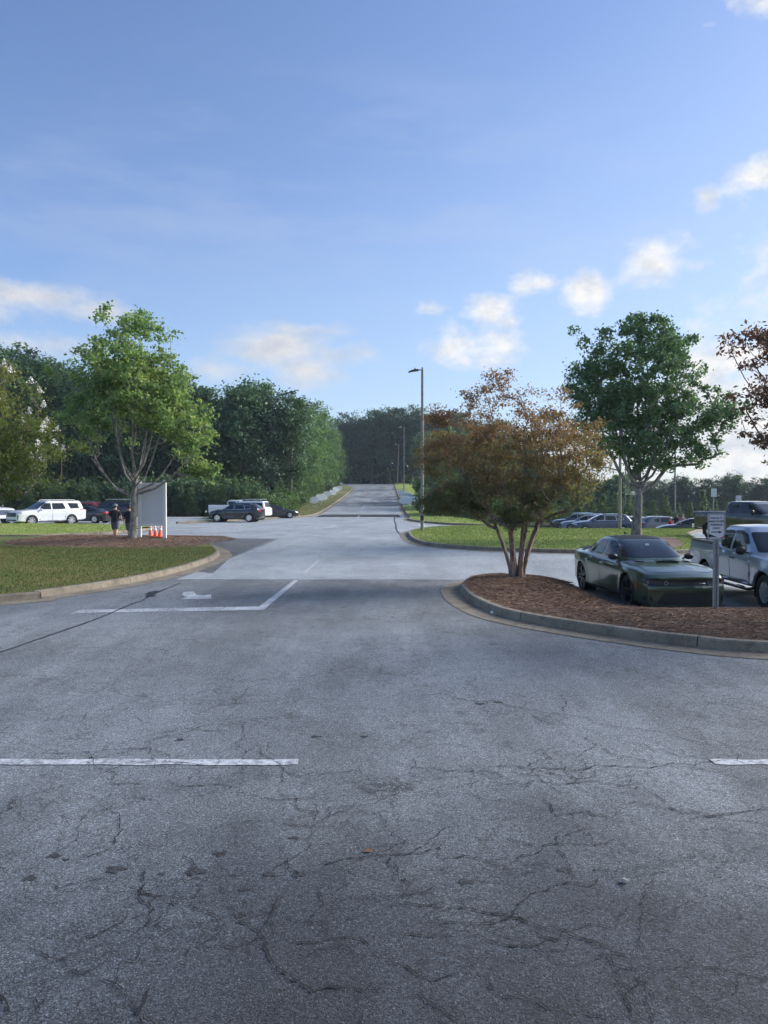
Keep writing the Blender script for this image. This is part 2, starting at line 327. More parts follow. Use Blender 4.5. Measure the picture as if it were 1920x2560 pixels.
class MB:
    """collects simple solids into one mesh"""
    def __init__(s): s.V = []; s.F = []
    def add(s, V, F_):
        b = len(s.V); s.V += [tuple(v) for v in V]; s.F += [tuple(i + b for i in f) for f in F_]
    def box(s, c, d, rz=0, taper=1.0, ry=0, rx=0):
        mt = Matrix.Rotation(rz, 3, 'Z') @ Matrix.Rotation(ry, 3, 'Y') @ Matrix.Rotation(rx, 3, 'X')
        vs = []
        for z in (-1, 1):
            t = taper if z > 0 else 1
            for x, y in ((-1, -1), (1, -1), (1, 1), (-1, 1)):
                vs.append(mt @ Vector((x * d[0] / 2 * t, y * d[1] / 2 * t, z * d[2] / 2)) + Vector(c))
        s.add(vs, [(0, 3, 2, 1), (4, 5, 6, 7), (0, 1, 5, 4), (1, 2, 6, 5), (2, 3, 7, 6), (3, 0, 4, 7)])
    def tube(s, pts, rad, n=8, cap=True):
        pts = [Vector(p) for p in pts]; rs = rad if hasattr(rad, '__len__') else [rad] * len(pts)
        b = len(s.V); ref = None
        for i, p in enumerate(pts):
            d = (pts[min(i + 1, len(pts) - 1)] - pts[max(i - 1, 0)]).normalized()
            if ref is None: ref = d.orthogonal().normalized()
            ref = (ref - d * ref.dot(d)).normalized(); q = d.cross(ref)
            for k in range(n):
                a = 2 * math.pi * k / n
                s.V.append(tuple(p + (ref * math.cos(a) + q * math.sin(a)) * rs[i]))
        for i in range(len(pts) - 1):
            for k in range(n):
                a = b + i * n + k; c = b + i * n + (k + 1) % n
                s.F.append((a, c, c + n, a + n))
        if cap:
            s.F.append(tuple(b + k for k in range(n))[::-1]); s.F.append(tuple(b + (len(pts) - 1) * n + k for k in range(n)))
    def lathe(s, prof, c=(0, 0, 0), n=24, axis='Z'):
        b = len(s.V)
        for r, z in prof:
            for k in range(n):
                a = 2 * math.pi * k / n
                v = (r * math.cos(a), r * math.sin(a), z) if axis == 'Z' else (r * math.cos(a), z, r * math.sin(a))
                s.V.append((v[0] + c[0], v[1] + c[1], v[2] + c[2]))
        for i in range(len(prof) - 1):
            for k in range(n):
                a = b + i * n + k; d = b + i * n + (k + 1) % n
                s.F.append((a, d, d + n, a + n))
    def ell(s, c, r, n=12, m=8):
        prof = [(max(1e-4, math.sin(math.pi * i / m)), -math.cos(math.pi * i / m)) for i in range(m + 1)]
        b = len(s.V); s.lathe(prof, n=n)
        for i in range(b, len(s.V)):
            v = s.V[i]; s.V[i] = (v[0] * r[0] + c[0], v[1] * r[1] + c[1], v[2] * r[2] + c[2])
    def mesh(s, name, ang=35):
        me = bpy.data.meshes.new(name); me.from_pydata(s.V, [], s.F); me.update()
        bm = bmesh.new(); bm.from_mesh(me); bmesh.ops.recalc_face_normals(bm, faces=bm.faces); bm.to_mesh(me); bm.free()
        smooth(me, ang); return me
    def build(s, name, mat, parent=None, ang=35, loc=None):
        return addobj(name, s.mesh(name, ang), mat, parent, loc)
def inpoly(x, y, poly):
    x = np.asarray(x); y = np.asarray(y); ins = np.zeros(x.shape, bool); n = len(poly)
    for i in range(n):
        x1, y1 = poly[i]; x2, y2 = poly[(i + 1) % n]
        if y1 == y2: continue
        c = ((y1 > y) != (y2 > y)) & (x < (x2 - x1) * (y - y1) / (y2 - y1) + x1)
        ins ^= c
    return ins
def resample(pts, step, closed=False):
    """Catmull-Rom through the points, about step apart"""
    p = [Vector((a[0], a[1])) for a in pts]; n = len(p); out = []
    for i in range(n if closed else n - 1):
        p0 = p[(i - 1) % n] if (closed or i > 0) else p[i] * 2 - p[i + 1]
        p1 = p[i]; p2 = p[(i + 1) % n]
        p3 = p[(i + 2) % n] if (closed or i + 2 < n) else p2 * 2 - p1
        k = max(1, int((p2 - p1).length / step))
        for j in range(k):
            t = j / k
            out.append(0.5 * (2 * p1 + (p2 - p0) * t + (2 * p0 - 5 * p1 + 4 * p2 - p3) * t * t + (3 * p1 - p0 - 3 * p2 + p3) * t ** 3))
    if not closed: out.append(p[-1])
    return [(v.x, v.y) for v in out]
def offset(pts, d, closed=False):
    n = len(pts); out = []
    for i, p in enumerate(pts):
        a = pts[(i - 1) % n] if (closed or i > 0) else p
        b = pts[(i + 1) % n] if (closed or i < n - 1) else p
        t = Vector((b[0] - a[0], b[1] - a[1])).normalized()
        out.append((p[0] - t.y * d, p[1] + t.x * d))
    return out
def dense(poly, step):
    out = []
    for i, a in enumerate(poly):
        b = poly[(i + 1) % len(poly)]; k = max(1, int(math.dist(a, b) / step)) if abs(a[0]) < 70 and abs(b[0]) < 90 else 1
        out += [(a[0] + (b[0] - a[0]) * j / k, a[1] + (b[1] - a[1]) * j / k) for j in range(k)]
    return out
def sheet(name, poly, zf, step, mats, regions=(), parent=None, extra_edges=(), kind='structure', jitter=0):
    """a ground sheet filling a polygon; regions = [(polygon, material index)] cut cleanly into it"""
    poly = dense(poly, step); regions = [(dense(q, step), m) for q, m in regions]
    pts = [Vector(p) for p in poly]; edges = [(i, (i + 1) % len(poly)) for i in range(len(poly))]
    for reg, _ in regions:
        b = len(pts); pts += [Vector(p) for p in reg]; edges += [(b + i, b + (i + 1) % len(reg)) for i in range(len(reg))]
    xs = [p[0] for p in poly]; ys = [p[1] for p in poly]
    gx, gy = np.meshgrid(np.arange(math.floor(min(xs) / step) * step, max(xs), step), np.arange(math.floor(min(ys) / step) * step, max(ys), step))
    gx, gy = gx.ravel() + 0.0037, gy.ravel() + 0.0041
    k = inpoly(gx, gy, poly); pts += [Vector((a, b)) for a, b in zip(gx[k], gy[k])]
    vo, eo, fo, *_ = delaunay_2d_cdt(pts, edges, [], 0, 1e-4)
    V = np.array([(v.x, v.y) for v in vo]); T = np.array([f for f in fo if len(f) == 3])
    c = V[T].mean(axis=1); k = inpoly(c[:, 0], c[:, 1], poly); T = T[k]; c = c[k]
    mi = np.zeros(len(T), int)
    for reg, m in regions: mi[inpoly(c[:, 0], c[:, 1], reg)] = m
    Z = np.asarray(zf(V[:, 0], V[:, 1])); me = npmesh(name, np.column_stack([V, Z]), T, True)
    o = addobj(name, me, mats); me.polygons.foreach_set('material_index', mi); 
    bm = bmesh.new(); bm.from_mesh(me)
    for f in bm.faces:
        if f.normal.z < 0: f.normal_flip()
    bm.to_mesh(me); bm.free()
    if kind: o['kind'] = kind
    if parent: o.parent = parent
    return o
def sweep(name, path, prof, zf, mat, closed=False, kind='structure'):
    """profile [(offset to the inner side, height above the ground)] swept along a path"""
    rows = [offset(path, o_, closed) for o_, _ in prof]; V = []; F_ = []; k = len(prof)
    for i in range(len(path)):
        zb = zf(*path[i])
        for j in range(k): V.append((rows[j][i][0], rows[j][i][1], zb + prof[j][1]))
    n = len(path)
    for i in range(n if closed else n - 1):
        for j in range(k - 1):
            a = i * k + j; b = ((i + 1) % n) * k + j; F_.append((a, b, b + 1, a + 1))
    me = bpy.data.meshes.new(name); me.from_pydata(V, [], F_); me.update(); smooth(me, 30)
    o = addobj(name, me, mat)
    if kind: o['kind'] = kind
    if len(prof) > 6 and 'joint' in M:   # the joints between the cast lengths of kerb
        V = []; F_ = []; acc = 0.0; last = path[0]
        for i in range(1, n):
            acc += math.dist(path[i], path[i - 1])
            if acc < 3.05: continue
            acc = 0.0; t = (Vector(path[i]) - Vector(path[i - 1])).normalized() * 0.009; b = len(V); zb = zf(*path[i])
            for j in range(2, k):
                for q in (-1, 1): V.append((rows[j][i][0] + t.x * q, rows[j][i][1] + t.y * q, zb + prof[j][1] + .003))
            F_ += [(b + 2 * j, b + 2 * j + 1, b + 2 * j + 3, b + 2 * j + 2) for j in range(k - 3)]
        if F_:
            me = bpy.data.meshes.new('kerb_joint'); me.from_pydata(V, [], F_); me.update(); addobj('kerb_joint', me, M['joint'])['kind'] = 'structure'
    return o

# ---------------------------------------------------------------- ground
def grid_ground():
    xs = np.concatenate([[-3000, -900, -400, -250], np.arange(-160, 161, 3), [250, 400, 900, 3000]])
    ys = np.concatenate([[-900, -300, -80], np.arange(-30, 271, 3), [330, 450, 800, 1500, 3500]])
    X, Y = np.meshgrid(xs, ys); Z = hN(X, Y) - 0.16; n, m = X.shape
    i, j = np.meshgrid(np.arange(n - 1), np.arange(m - 1), indexing='ij'); a = (i * m + j).ravel()
    me = npmesh('ground', np.column_stack([X.ravel(), Y.ravel(), Z.ravel()]), np.column_stack([a, a + 1, a + m + 1, a + m]), True)
    addobj('ground', me, M['soil'])['kind'] = 'structure'
grid_ground()
cb = P2(440, 1449); ce = P2(584, 1393); cf = P2(697, 1347); yB = cb[1]
B_reg = [cb, (79.5, yB), (79.5, 75), (20, 75), (8, 62), (2.7, 62), (2.7, 112), (-7.9, 112), (-7.9, 80.5), (-79.5, 80.5), (-79.5, 39.5), (cf[0], cf[1] + .3), ce]
C_reg = [(-79, 32), (-79, 38.2), (cf[0] - .3, cf[1]), (ce[0] - .1, ce[1]), (cb[0] + .6, cb[1] + 1.6), (-8, 24), (-12, 32)]
hump = [(-7.2, 79.4), (1.75, 79.4), (1.75, 88.5), (-7.2, 88.5)]
hill = [(-7.9, 112), (2.7, 112), (2.7, 234.5), (-29.5, 234.5), (-29.5, 224), (-7.9, 196)]
def asph_z(x, y):
    return hN(x, y) + 0.09 * np.exp(-((np.asarray(y) - 84) / 4.0) ** 4) * sm(-7.6, -6.9, x) * (1 - sm(1.3, 2.2, x))
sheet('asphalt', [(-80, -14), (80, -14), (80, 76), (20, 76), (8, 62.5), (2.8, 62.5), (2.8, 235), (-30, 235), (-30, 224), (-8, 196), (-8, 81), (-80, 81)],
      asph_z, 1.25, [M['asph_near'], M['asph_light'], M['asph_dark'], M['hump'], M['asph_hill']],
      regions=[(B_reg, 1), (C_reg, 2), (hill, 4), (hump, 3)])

KPROF = [(0.0, 0.008), (0.40, 0.014), (0.44, 0.012), (0.465, 0.125), (0.49, 0.148), (0.60, 0.155), (0.63, 0.15), (0.65, 0.02)]
LPROF = [(0.42, -0.05), (0.445, 0.125), (0.47, 0.148), (0.60, 0.155), (0.64, 0.02)]
def gauss(x, y, cx, cy, rx, ry): return np.exp(-(((np.asarray(x) - cx) / rx) ** 2 + ((np.asarray(y) - cy) / ry) ** 2))
# left island: grass with a straw bed round the maple
L1p = [(-28, 6.5), (-15, 11.6)] + [P2(*p) for p in ((0, 1514), (150, 1495), (289, 1474), (400, 1453), (480, 1433), (545, 1411), (579, 1392), (570, 1377), (538, 1365), (509, 1357), (470, 1352.5), (411, 1349))] + [(-16, 39.3), (-24, 38.2), (-40, 37.5)]
L1 = resample(L1p, 0.5)
def L1z(x, y): return hN(x, y) + 0.13 + 0.24 * gauss(x, y, -11.4, 33.2, 5.0, 3.6) + 0.12 * gauss(x, y, -16, 24, 8, 5)
sweep('kerb', L1, KPROF, h, [M['kerb']])
L1in = offset(L1, 0.58) + [(-42, 37), (-42, 6)]
bed1 = resample([(-8.1, 38), (-6.7, 33.5), (-8.0, 29.4), (-11, 28.6), (-14.5, 29.8), (-16.5, 33), (-17.2, 40)], 0.5)
sheet('grass_island', L1in, L1z, 0.6, [M['turf'], M['straw']], regions=[(bed1, 1)])
# grass strip in front of the left car park
L2p = [(-60, 40.2), (-34, 40.2)] + [P2(*p) for p in ((0, 1345.5), (191, 1340), (289, 1336), (340, 1331), (385, 1326.5), (403, 1322.5))] + [(-16.6, 51.2), (-19, 53), (-24, 54.6), (-34, 55.0), (-60, 55)]
L2 = resample(L2p, 0.6)
def L2z(x, y): return hN(x, y) + 0.13 + 0.10 * sm(43, 48, y)
sweep('kerb', L2, KPROF, h, [M['kerb']])
sheet('grass_strip', offset(L2, 0.58), L2z, 1.0, [M['turf_sun']])
# left verge with the car park kerb running into the hill
L3p = [P2(456, 1309.5), P2(560, 1304.5), P2(682, 1297.5), P2(740, 1294.5), (-9.9, 77.2), (-8.4, 80.0), (-7.6, 84), (-7.55, 100), (-7.5, 130), (-7.45, 160), (-7.45, 185), (-8.2, 197), (-12, 207), (-20, 216), (-29, 221)]
L3 = resample(L3p, 0.9)
def L3z(x, y): return hN(x, y) + 0.13 + 0.25 * sm(-12, -20, x) * sm(74, 84, y)
sweep('kerb', L3, KPROF, h, [M['kerb']])
L3back = [(-29, 235), (-40, 235), (-24, 150), (-23, 110), (-19, 90), (-17.5, 83), (-17.2, 78), (-17.8, 72.5), P2(600, 1299.5), P2(520, 1303.5)]
sheet('grass_verge', offset(L3, 0.58) + L3back, L3z, 1.2, [M['verge']])
# right verge beside the hill road
R1p = [(2.5, 234), (2.4, 185), (2.35, 150), (2.3, 120), (2.2, 100), (2.15, 84), (2.1, 74), P2(1006, 1299.5), P2(1020, 1303.5), P2(1050, 1307.5), P2(1087, 1310.5), P2(1134, 1313.5), (9.5, 56.5), (16, 57)]
R1 = resample(R1p, 0.9)
def R1z(x, y): return hN(x, y) + 0.13
sweep('kerb', R1, KPROF, h, [M['kerb']])
sheet('grass_verge', offset(R1, 0.58) + [(17, 60), (9, 66), (9, 90), (14, 120), (16, 234)], R1z, 1.2, [M['turf_sun']])
# right island with the lamp and the maple
R2p = [(24, 56.5), (15, 56.2), (9, 55), P2(1145, 1318.5), P2(1080, 1320.5), P2(1030, 1325.5), P2(1002, 1333), P2(1001, 1342), P2(1010, 1353), P2(1040, 1364), P2(1105, 1371.5), P2(1180, 1377), P2(1264, 1381), P2(1429, 1386), (10.2, 27.6), (12.4, 28.6), (13.9, 31.5), (15.5, 36), (17.6, 42), (22, 50)]
R2 = resample(R2p, 0.6)
def R2z(x, y): return hN(x, y) + 0.13 + 0.07 * sm(30, 40, y) * sm(1.5, 8, x) * (1 - sm(44, 52, y))
iR = max(i for i, p in enumerate(R2) if p[1] < 28.2) + 1
sweep('kerb', R2[:iR], KPROF, h, [M['kerb']]); sweep('kerb', R2[iR - 1:], LPROF, h, [M['kerb']])
bedR = resample([(9.6, 28.4), (11.2, 29.2), (12.7, 32), (13.9, 36.5), (11.5, 37.3), (10.4, 33.5), (9.4, 31)], 0.4)
sheet('grass_island', offset(R2, 0.58), R2z, 0.9, [M['turf_sun'], M['straw']], regions=[(bedR, 1)])
# near right island, all pine straw
Mp = [(5.0, 19.9), (4.1, 20.0), (3.0, 19.6), P2(1190, 1450), P2(1135, 1456), P2(1103, 1471), P2(1106, 1489), P2(1122, 1508), P2(1160, 1530), P2(1209, 1549), P2(1300, 1569), P2(1420, 1590), P2(1571, 1613), P2(1721, 1632), P2(1920, 1650), (7.5, 9.6), (11, 9.4), (22, 9.3)]
Mk = resample(Mp, 0.4)
def Mz(x, y): return hN(x, y) * 0.55 + 0.13 + 0.09 * gauss(x, y, 3.2, 18.3, 1.7, 2.6) - 0.09 * sm(4.0, 5.0, x) * sm(13.6, 15, y)
sweep('kerb', Mk, KPROF, h, [M['kerb']])
Min = offset(Mk, 0.58) + [(22, 14.4), (12, 14.3), (8.2, 14.35), (5.5, 14.9), (4.75, 15.8), (4.55, 17), (4.6, 19)]
sheet('straw_bed', Min, Mz, 0.25, [M['straw']])

# ---------------------------------------------------------------- road markings
def mark(pxpoly, mat='paint', dz=0.005, step=0.3, name='road_marking'):
    sheet(name, [P2(*p) for p in pxpoly], lambda x, y: asph_z(x, y) + dz, step, [M[mat]])
def band(p, q, w, mat='paint', name='road_marking', rag=0.0, dz=0.005):
    """a ragged-edged band through ground points, like worn paint or poured tar"""
    path = resample([p, q] if isinstance(p[0], (int, float)) else list(p), 0.12)
    rr = random.Random(len(path)); a = []; b = []
    l = offset(path, 0.5); r_ = offset(path, -0.5)
    for i, c in enumerate(path):
        k1 = w * (1 + rag * (rr.random() - .5)); k2 = w * (1 + rag * (rr.random() - .5))
        a.append((c[0] + (l[i][0] - c[0]) * k1, c[1] + (l[i][1] - c[1]) * k1)); b.append((c[0] + (r_[i][0] - c[0]) * k2, c[1] + (r_[i][1] - c[1]) * k2))
    V = [(x, y, float(asph_z(x, y)) + dz) for x, y in a] + [(x, y, float(asph_z(x, y)) + dz) for x, y in b]; n = len(a)
    me = bpy.data.meshes.new(name); me.from_pydata(V, [], [(i, i + 1, n + i + 1, n + i) for i in range(n - 1)]); me.update()
    addobj(name, me, M[mat])['kind'] = 'structure'
yl = P2(960, 1906)[1]
band((-9, yl), (P2(745, 1906)[0], yl), 0.125, rag=0.5)
band((P2(1782, 1906)[0], yl), (12, yl), 0.12, rag=0.5)
mark([(203, 1525), (420, 1521), (648, 1516.5), (659, 1525.5), (420, 1529), (203, 1532.5), (172, 1537), (186, 1530)])
mark([(648, 1516.5), (735, 1450.8), (746, 1450.8), (659.5, 1525.3)], dz=0.0055)
mark([(453, 1486), (461, 1480), (485, 1479.5), (491, 1488), (510, 1490), (527, 1486), (529, 1497), (488, 1498), (451, 1498), (470, 1493), (461, 1491)], step=0.15)
mark([(757, 1431.5), (765, 1432.6), (800, 1401.7), (793, 1401.7)], 'faint'); mark([(804, 1387), (808, 1387), (817, 1380.5), (814, 1380.5)], 'faint')
mark([(862, 1330), (866, 1330), (872, 1325), (868.5, 1325)], 'faint')
for (a, b, c, d) in ((890, 1296.5, 897, 1290.5),):
    mark([(a, b), (a + 4, b), (c + 2.5, d), (c, d)], dz=0.014)
mark([(904, 1272), (907, 1272), (913.5, 1264.5), (911.5, 1264.5)]); mark([(900, 1276), (902, 1276), (903.5, 1273), (902, 1273)], 'faint')
# arrows far down the road, stretched by the low view
def arrow(cx, cy, ln, w, dirx=1):
    p = [(-.5, -.09), (.12, -.09), (.12, -.32), (.5, 0), (.12, .32), (.12, .09), (-.5, .09)]
    sheet('road_marking', [(cx + a * ln * dirx, cy + b * w) for a, b in p], lambda x, y: asph_z(x, y) + 0.005, 0.3, [M['paint']])
ax = P2(814, 1318); arrow(ax[0], ax[1], 1.6, 3.2); ax = P2(932, 1318); arrow(ax[0], ax[1], 0.85, 2.6, -1)
band(P2(432, 1326.5), P2(575, 1316.5), 0.16, rag=0.3); band(P2(300, 1312), P2(455, 1312.5), 0.1, rag=0.3)
mark([(1042, 1310.2), (1061, 1310.2), (1070, 1317), (1050, 1317)], dz=0.006)
for i in range(4): band((-4.9 + i * 1.05, 87.0), (-4.2 + i * 1.05, 87.0), 0.4, rag=0.4, dz=0.013)
for xx in (-6.2, -5.6, -.6, .2, .9): band((xx, 87.0), (xx + .3, 87.0), 0.2, 'faint', rag=0.4, dz=0.013)
# parking bay lines on the two car parks
for i in range(16): band((-48 + i * 2.75, 62.0 if i > 8 else 58), (-47.0 + i * 2.75, 67.5 if i > 8 else 63.5), 0.1, 'faint')
for i in range(12): band((13 + i * 2.75, 62.0), (13.6 + i * 2.75, 67), 0.1, 'faint')
# poured crack sealer
tarp = [P2(*p) for p in ((-60, 1650), (0, 1631), (60, 1611), (120, 1590), (170, 1573), (225, 1554), (285, 1530), (330, 1510), (352, 1503), (372, 1492), (400, 1479), (452, 1457.5))]
band(tarp, None, 0.042, 'tar', 'crack_sealer', rag=1.1)
band([P2(372, 1492), P2(385, 1480), P2(392, 1478)], None, 0.2, 'tar', 'crack_sealer', rag=0.9, dz=0.0095)
band([P2(440, 1449.5), P2(700, 1449.3), P2(960, 1449.5), P2(1100, 1449.7)], None, 0.035, 'tar', 'crack_sealer', rag=1.9, dz=0.007)
band([P2(998, 1334), P2(990, 1322), P2(990, 1312), P2(986, 1300), P2(988, 1290)], None, 0.10, 'tar', 'crack_sealer', rag=1.2)
for a, b, ww in (((-5.9, 99.5), (-3.4, 98.5), .3), ((-5.2, 128), (-2.7, 128), .8), ((-.9, 128), (1.2, 128), .8), ((-1.5, 140), (1.0, 140), .5), ((-5.4, 150), (-2, 150), .6), ((-6.4, 196), (1.6, 196), 1.3)):
    band(a, b, ww, 'tar', 'crack_sealer', rag=1.2)

def cracks():
    """open cracks wandering over the old asphalt, each a thin dark ragged ribbon"""
    r = random.Random(12); V = []; F_ = []; cnt = 0
    def worm(x, y, a, ln, w, depth):
        st = 0.026; n = int(ln / st); n0 = len(V); kink = 0.0
        for i in range(n):
            t = i / n; a += r.gauss(0, 0.10) + (a0[0] - a) * 0.05
            if r.random() < .22: kink = r.uniform(-.95, .95)
            d = a + kink + r.gauss(0, .28)
            x += math.cos(d) * st; y += math.sin(d) * st
            ww = w * r.choice((.35, .6, .8, 1.0, 1.2, 1.9)) * min(1, t * 8, (1 - t) * 5)
            if inpoly(np.array([x]), np.array([y]), Mouter)[0] or y > 19.3 or x < -11 or x > 12: break
            z = float(asph_z(x, y)) + 0.0068; nx, ny = -math.sin(a), math.cos(a)
            V.extend([(x - nx * ww, y - ny * ww, z), (x + nx * ww, y + ny * ww, z)])
            k = len(V)
            if k - n0 >= 4: F_.append((k - 4, k - 2, k - 1, k - 3))
            if depth < 3 and r.random() < (.030, .028, .02)[min(depth, 2)]:
                keep = a0[0]; a2 = a + r.choice((-1, 1)) * r.uniform(.7, 1.5); a0[0] = a2
                worm(x, y, a2, ln * r.uniform(.15, .45), w * .7, depth + 1); a0[0] = keep
                V.extend([(x - nx * ww, y - ny * ww, z), (x + nx * ww, y + ny * ww, z)]); n0 = len(V) - 2
    a0 = [0]
    Mouter = list(Mk) + [(24, 9.2), (24, 20)]
    starts = []
    for px, py, ang, ln in ((1150, 1905, -.15, 3.2), (960, 1895, -.1, 2.6), (1260, 1935, .05, 2.6), (1480, 1815, -.35, 3.0), (1560, 1850, -1.3, 1.3), (1620, 1700, -.2, 3.0), (400, 1945, -.1, 1.6), (620, 1860, -.3, 1.2), (130, 1960, -1.3, 1.2), (760, 2160, -.7, 1.6), (850, 2240, -.35, 1.9), (560, 2270, -.3, 1.3), (640, 2320, -.15, 1.6), (960, 2330, -.35, 1.2), (1190, 2270, -1.0, 1.4), (1060, 2310, .12, 1.6), (1330, 2310, .0, 1.5), (400, 2160, -1.7, .9), (60, 2210, -.3, 1.3), (300, 2000, -1.4, .9), (1230, 2400, -1.1, .9), (700, 2230, -1.4, .7), (0, 2330, -.5, .9), (1700, 2050, .1, 1.5), (1480, 1990, .0, 2.0), (1340, 1995, -.9, .8), (80, 1880, -.2, 1.8), (300, 1870, -.1, 1.6), (1000, 1740, -.1, 2.4), (1500, 1640, .1, 3.0), (600, 1700, 0, 2.5), (200, 1780, .1, 2.2), (1730, 1760, -.2, 2.0), (380, 2440, -1.2, .7), (1560, 2420, -1.2, .7), (900, 2450, -1.0, .6)):
        q = P2(px, py); starts.append((q[0], q[1], ang, ln, r.uniform(.0028, .0046)))
    for i in range(150):
        y = 3.3 + 15 * r.random() ** 1.5; x = r.uniform(-.52, .52) * y; starts.append((x, y, r.choice((0, 0, math.pi, 1.5, -1.5)) + r.uniform(-.5, .5), r.uniform(.4, 1.9), r.uniform(.0014, .0027)))
    for x, y, a, ln, w in starts: a0[0] = a; worm(x, y, a, ln, w, 0)
    me = bpy.data.meshes.new('asphalt_cracks'); me.from_pydata(V, [], F_); me.update(); addobj('asphalt_cracks', me, simple('open_crack', (0.012, 0.013, 0.016), 0.95))['kind'] = 'structure'
cracks()
def stain(px, py, rx, ry, mat='asph_dark', dz=0.0025):
    c = P2(px, py); r = random.Random(int(px + py)); n = 22; ph = [r.uniform(0, 6.28) for _ in range(3)]
    pl = [(c[0] + rx * math.cos(a) * k, c[1] + ry * math.sin(a) * k) for a, k in ((2 * math.pi * i / n, 1 + .22 * math.sin(3 * 2 * math.pi * i / n + ph[0]) + .16 * math.sin(5 * 2 * math.pi * i / n + ph[1]) + r.uniform(-.12, .12)) for i in range(n))]
    z = float(asph_z(*c)) + dz; me = bpy.data.meshes.new('oil_stain'); me.from_pydata([(x, y, z) for x, y in pl] + [(c[0], c[1], z)], [], [(i, (i + 1) % n, n) for i in range(n)]); me.update(); addobj('oil_stain', me, M[mat])['kind'] = 'structure'
M['stain'] = asphalt('oil_soaked_asphalt', (0.035, 0.038, 0.042), (0.06, 0.064, 0.07), 2.0, grain=105, stain=0.2)
for px, py, a_, b_ in ((75, 2196, .035, .03), (136, 2140, .04, .03), (289, 2174, .055, .04), (489, 2179, .06, .045), (550, 2135, .04, .03), (677, 2187, .035, .025), (746, 2187, .04, .03), (610, 2225, .03, .02), (1165, 2205, .04, .03), (1408, 2176, .035, .03), (735, 2095, .03, .02), (165, 2150, .02, .015), (405, 2185, .02, .02), (450, 1850, .04, .03), (790, 1842, .05, .03), (910, 1842, .04, .025), (1200, 1760, .05, .04), (1245, 1756, .04, .03), (600, 2290, .03, .02)): stain(px, py, a_, b_, 'stain')
# ---------------------------------------------------------------- grass blades and loose straw
def scatter(name, poly, zf, n, size, wid, mat, flat=False, box=None, seed=1, dens=None):
    r = np.random.default_rng(seed); xs = [p[0] for p in poly]; ys = [p[1] for p in poly]
    bx = box or (min(xs), max(xs), min(ys), max(ys))
    x = r.uniform(bx[0], bx[1], n * 3); y = r.uniform(bx[2], bx[3], n * 3)
    k = inpoly(x, y, poly)
    if dens is not None: k &= r.random(len(x)) < dens(x, y)
    x = x[k][:n]; y = y[k][:n]; n = len(x); z = np.asarray(zf(x, y)); a = r.uniform(0, 2 * math.pi, n)
    s = size * r.uniform(0.55, 1.3, n)
    if flat:
        b = r.normal(0.0, 0.18, n); d = np.column_stack([np.cos(a) * np.cos(b), np.sin(a) * np.cos(b), np.sin(np.abs(b))]); w = np.column_stack([-np.sin(a), np.cos(a), np.zeros(n)]) * wid / 2
        w[:, 2] += wid * 0.3; c = np.column_stack([x, y, z + 0.008 + 0.02 * r.random(n)])
        V = np.stack([c - d * s[:, None] / 2 - w, c - d * s[:, None] / 2 + w, c + d * s[:, None] / 2], 1).reshape(-1, 3)
    else:
        w = np.column_stack([np.cos(a), np.sin(a), np.zeros(n)]) * wid / 2
        t = np.column_stack([r.normal(0, 0.35, n) * s, r.normal(0, 0.35, n) * s, s]); c = np.column_stack([x, y, z - 0.005])
        V = np.stack([c - w, c + w, c + t], 1).reshape(-1, 3)
    me = npmesh(name, V, np.arange(n * 3).reshape(-1, 3)); o = addobj(name, me, M[mat]); o['kind'] = 'stuff'; return o
def notbed(poly): return lambda x, y: np.where(inpoly(x, y, poly), 0.02, 1.0)
scatter('grass', L1in, L1z, 90000, 0.055, 0.014, 'blade', box=(-17, -5, 14, 29.5), seed=2, dens=notbed(bed1))
scatter('grass', offset(L2, 0.6), L2z, 26000, 0.07, 0.02, 'blade_sun', box=(-32, -15, 40, 56), seed=3)
scatter('grass', offset(R2, 0.6), R2z, 70000, 0.07, 0.02, 'blade_sun', box=(1, 19, 26, 56), seed=4, dens=notbed(bedR))
scatter('grass', offset(L3, 0.6) + L3back, L3z, 26000, 0.10, 0.035, 'blade_dry', box=(-30, -7, 66, 160), seed=5)
scatter('grass', offset(R1, 0.6) + [(17, 60), (9, 66), (9, 90), (14, 120), (16, 234)], R1z, 22000, 0.10, 0.03, 'blade_sun', box=(2, 18, 56, 150), seed=6)
scatter('pine_straw', Min, Mz, 70000, 0.16, 0.008, 'needle', flat=True, box=(1, 12, 9.5, 20), seed=7)
scatter('pine_straw', bed1, L1z, 14000, 0.2, 0.014, 'needle', flat=True, seed=8)
scatter('pine_straw', offset(Mk, 0.08)[20:] + offset(Mk, 0.62)[::-1][:-20], lambda x, y: hN(x, y) + .018, 1800, 0.13, 0.007, 'needle', flat=True, box=(.8, 8, 9.3, 18), seed=17)
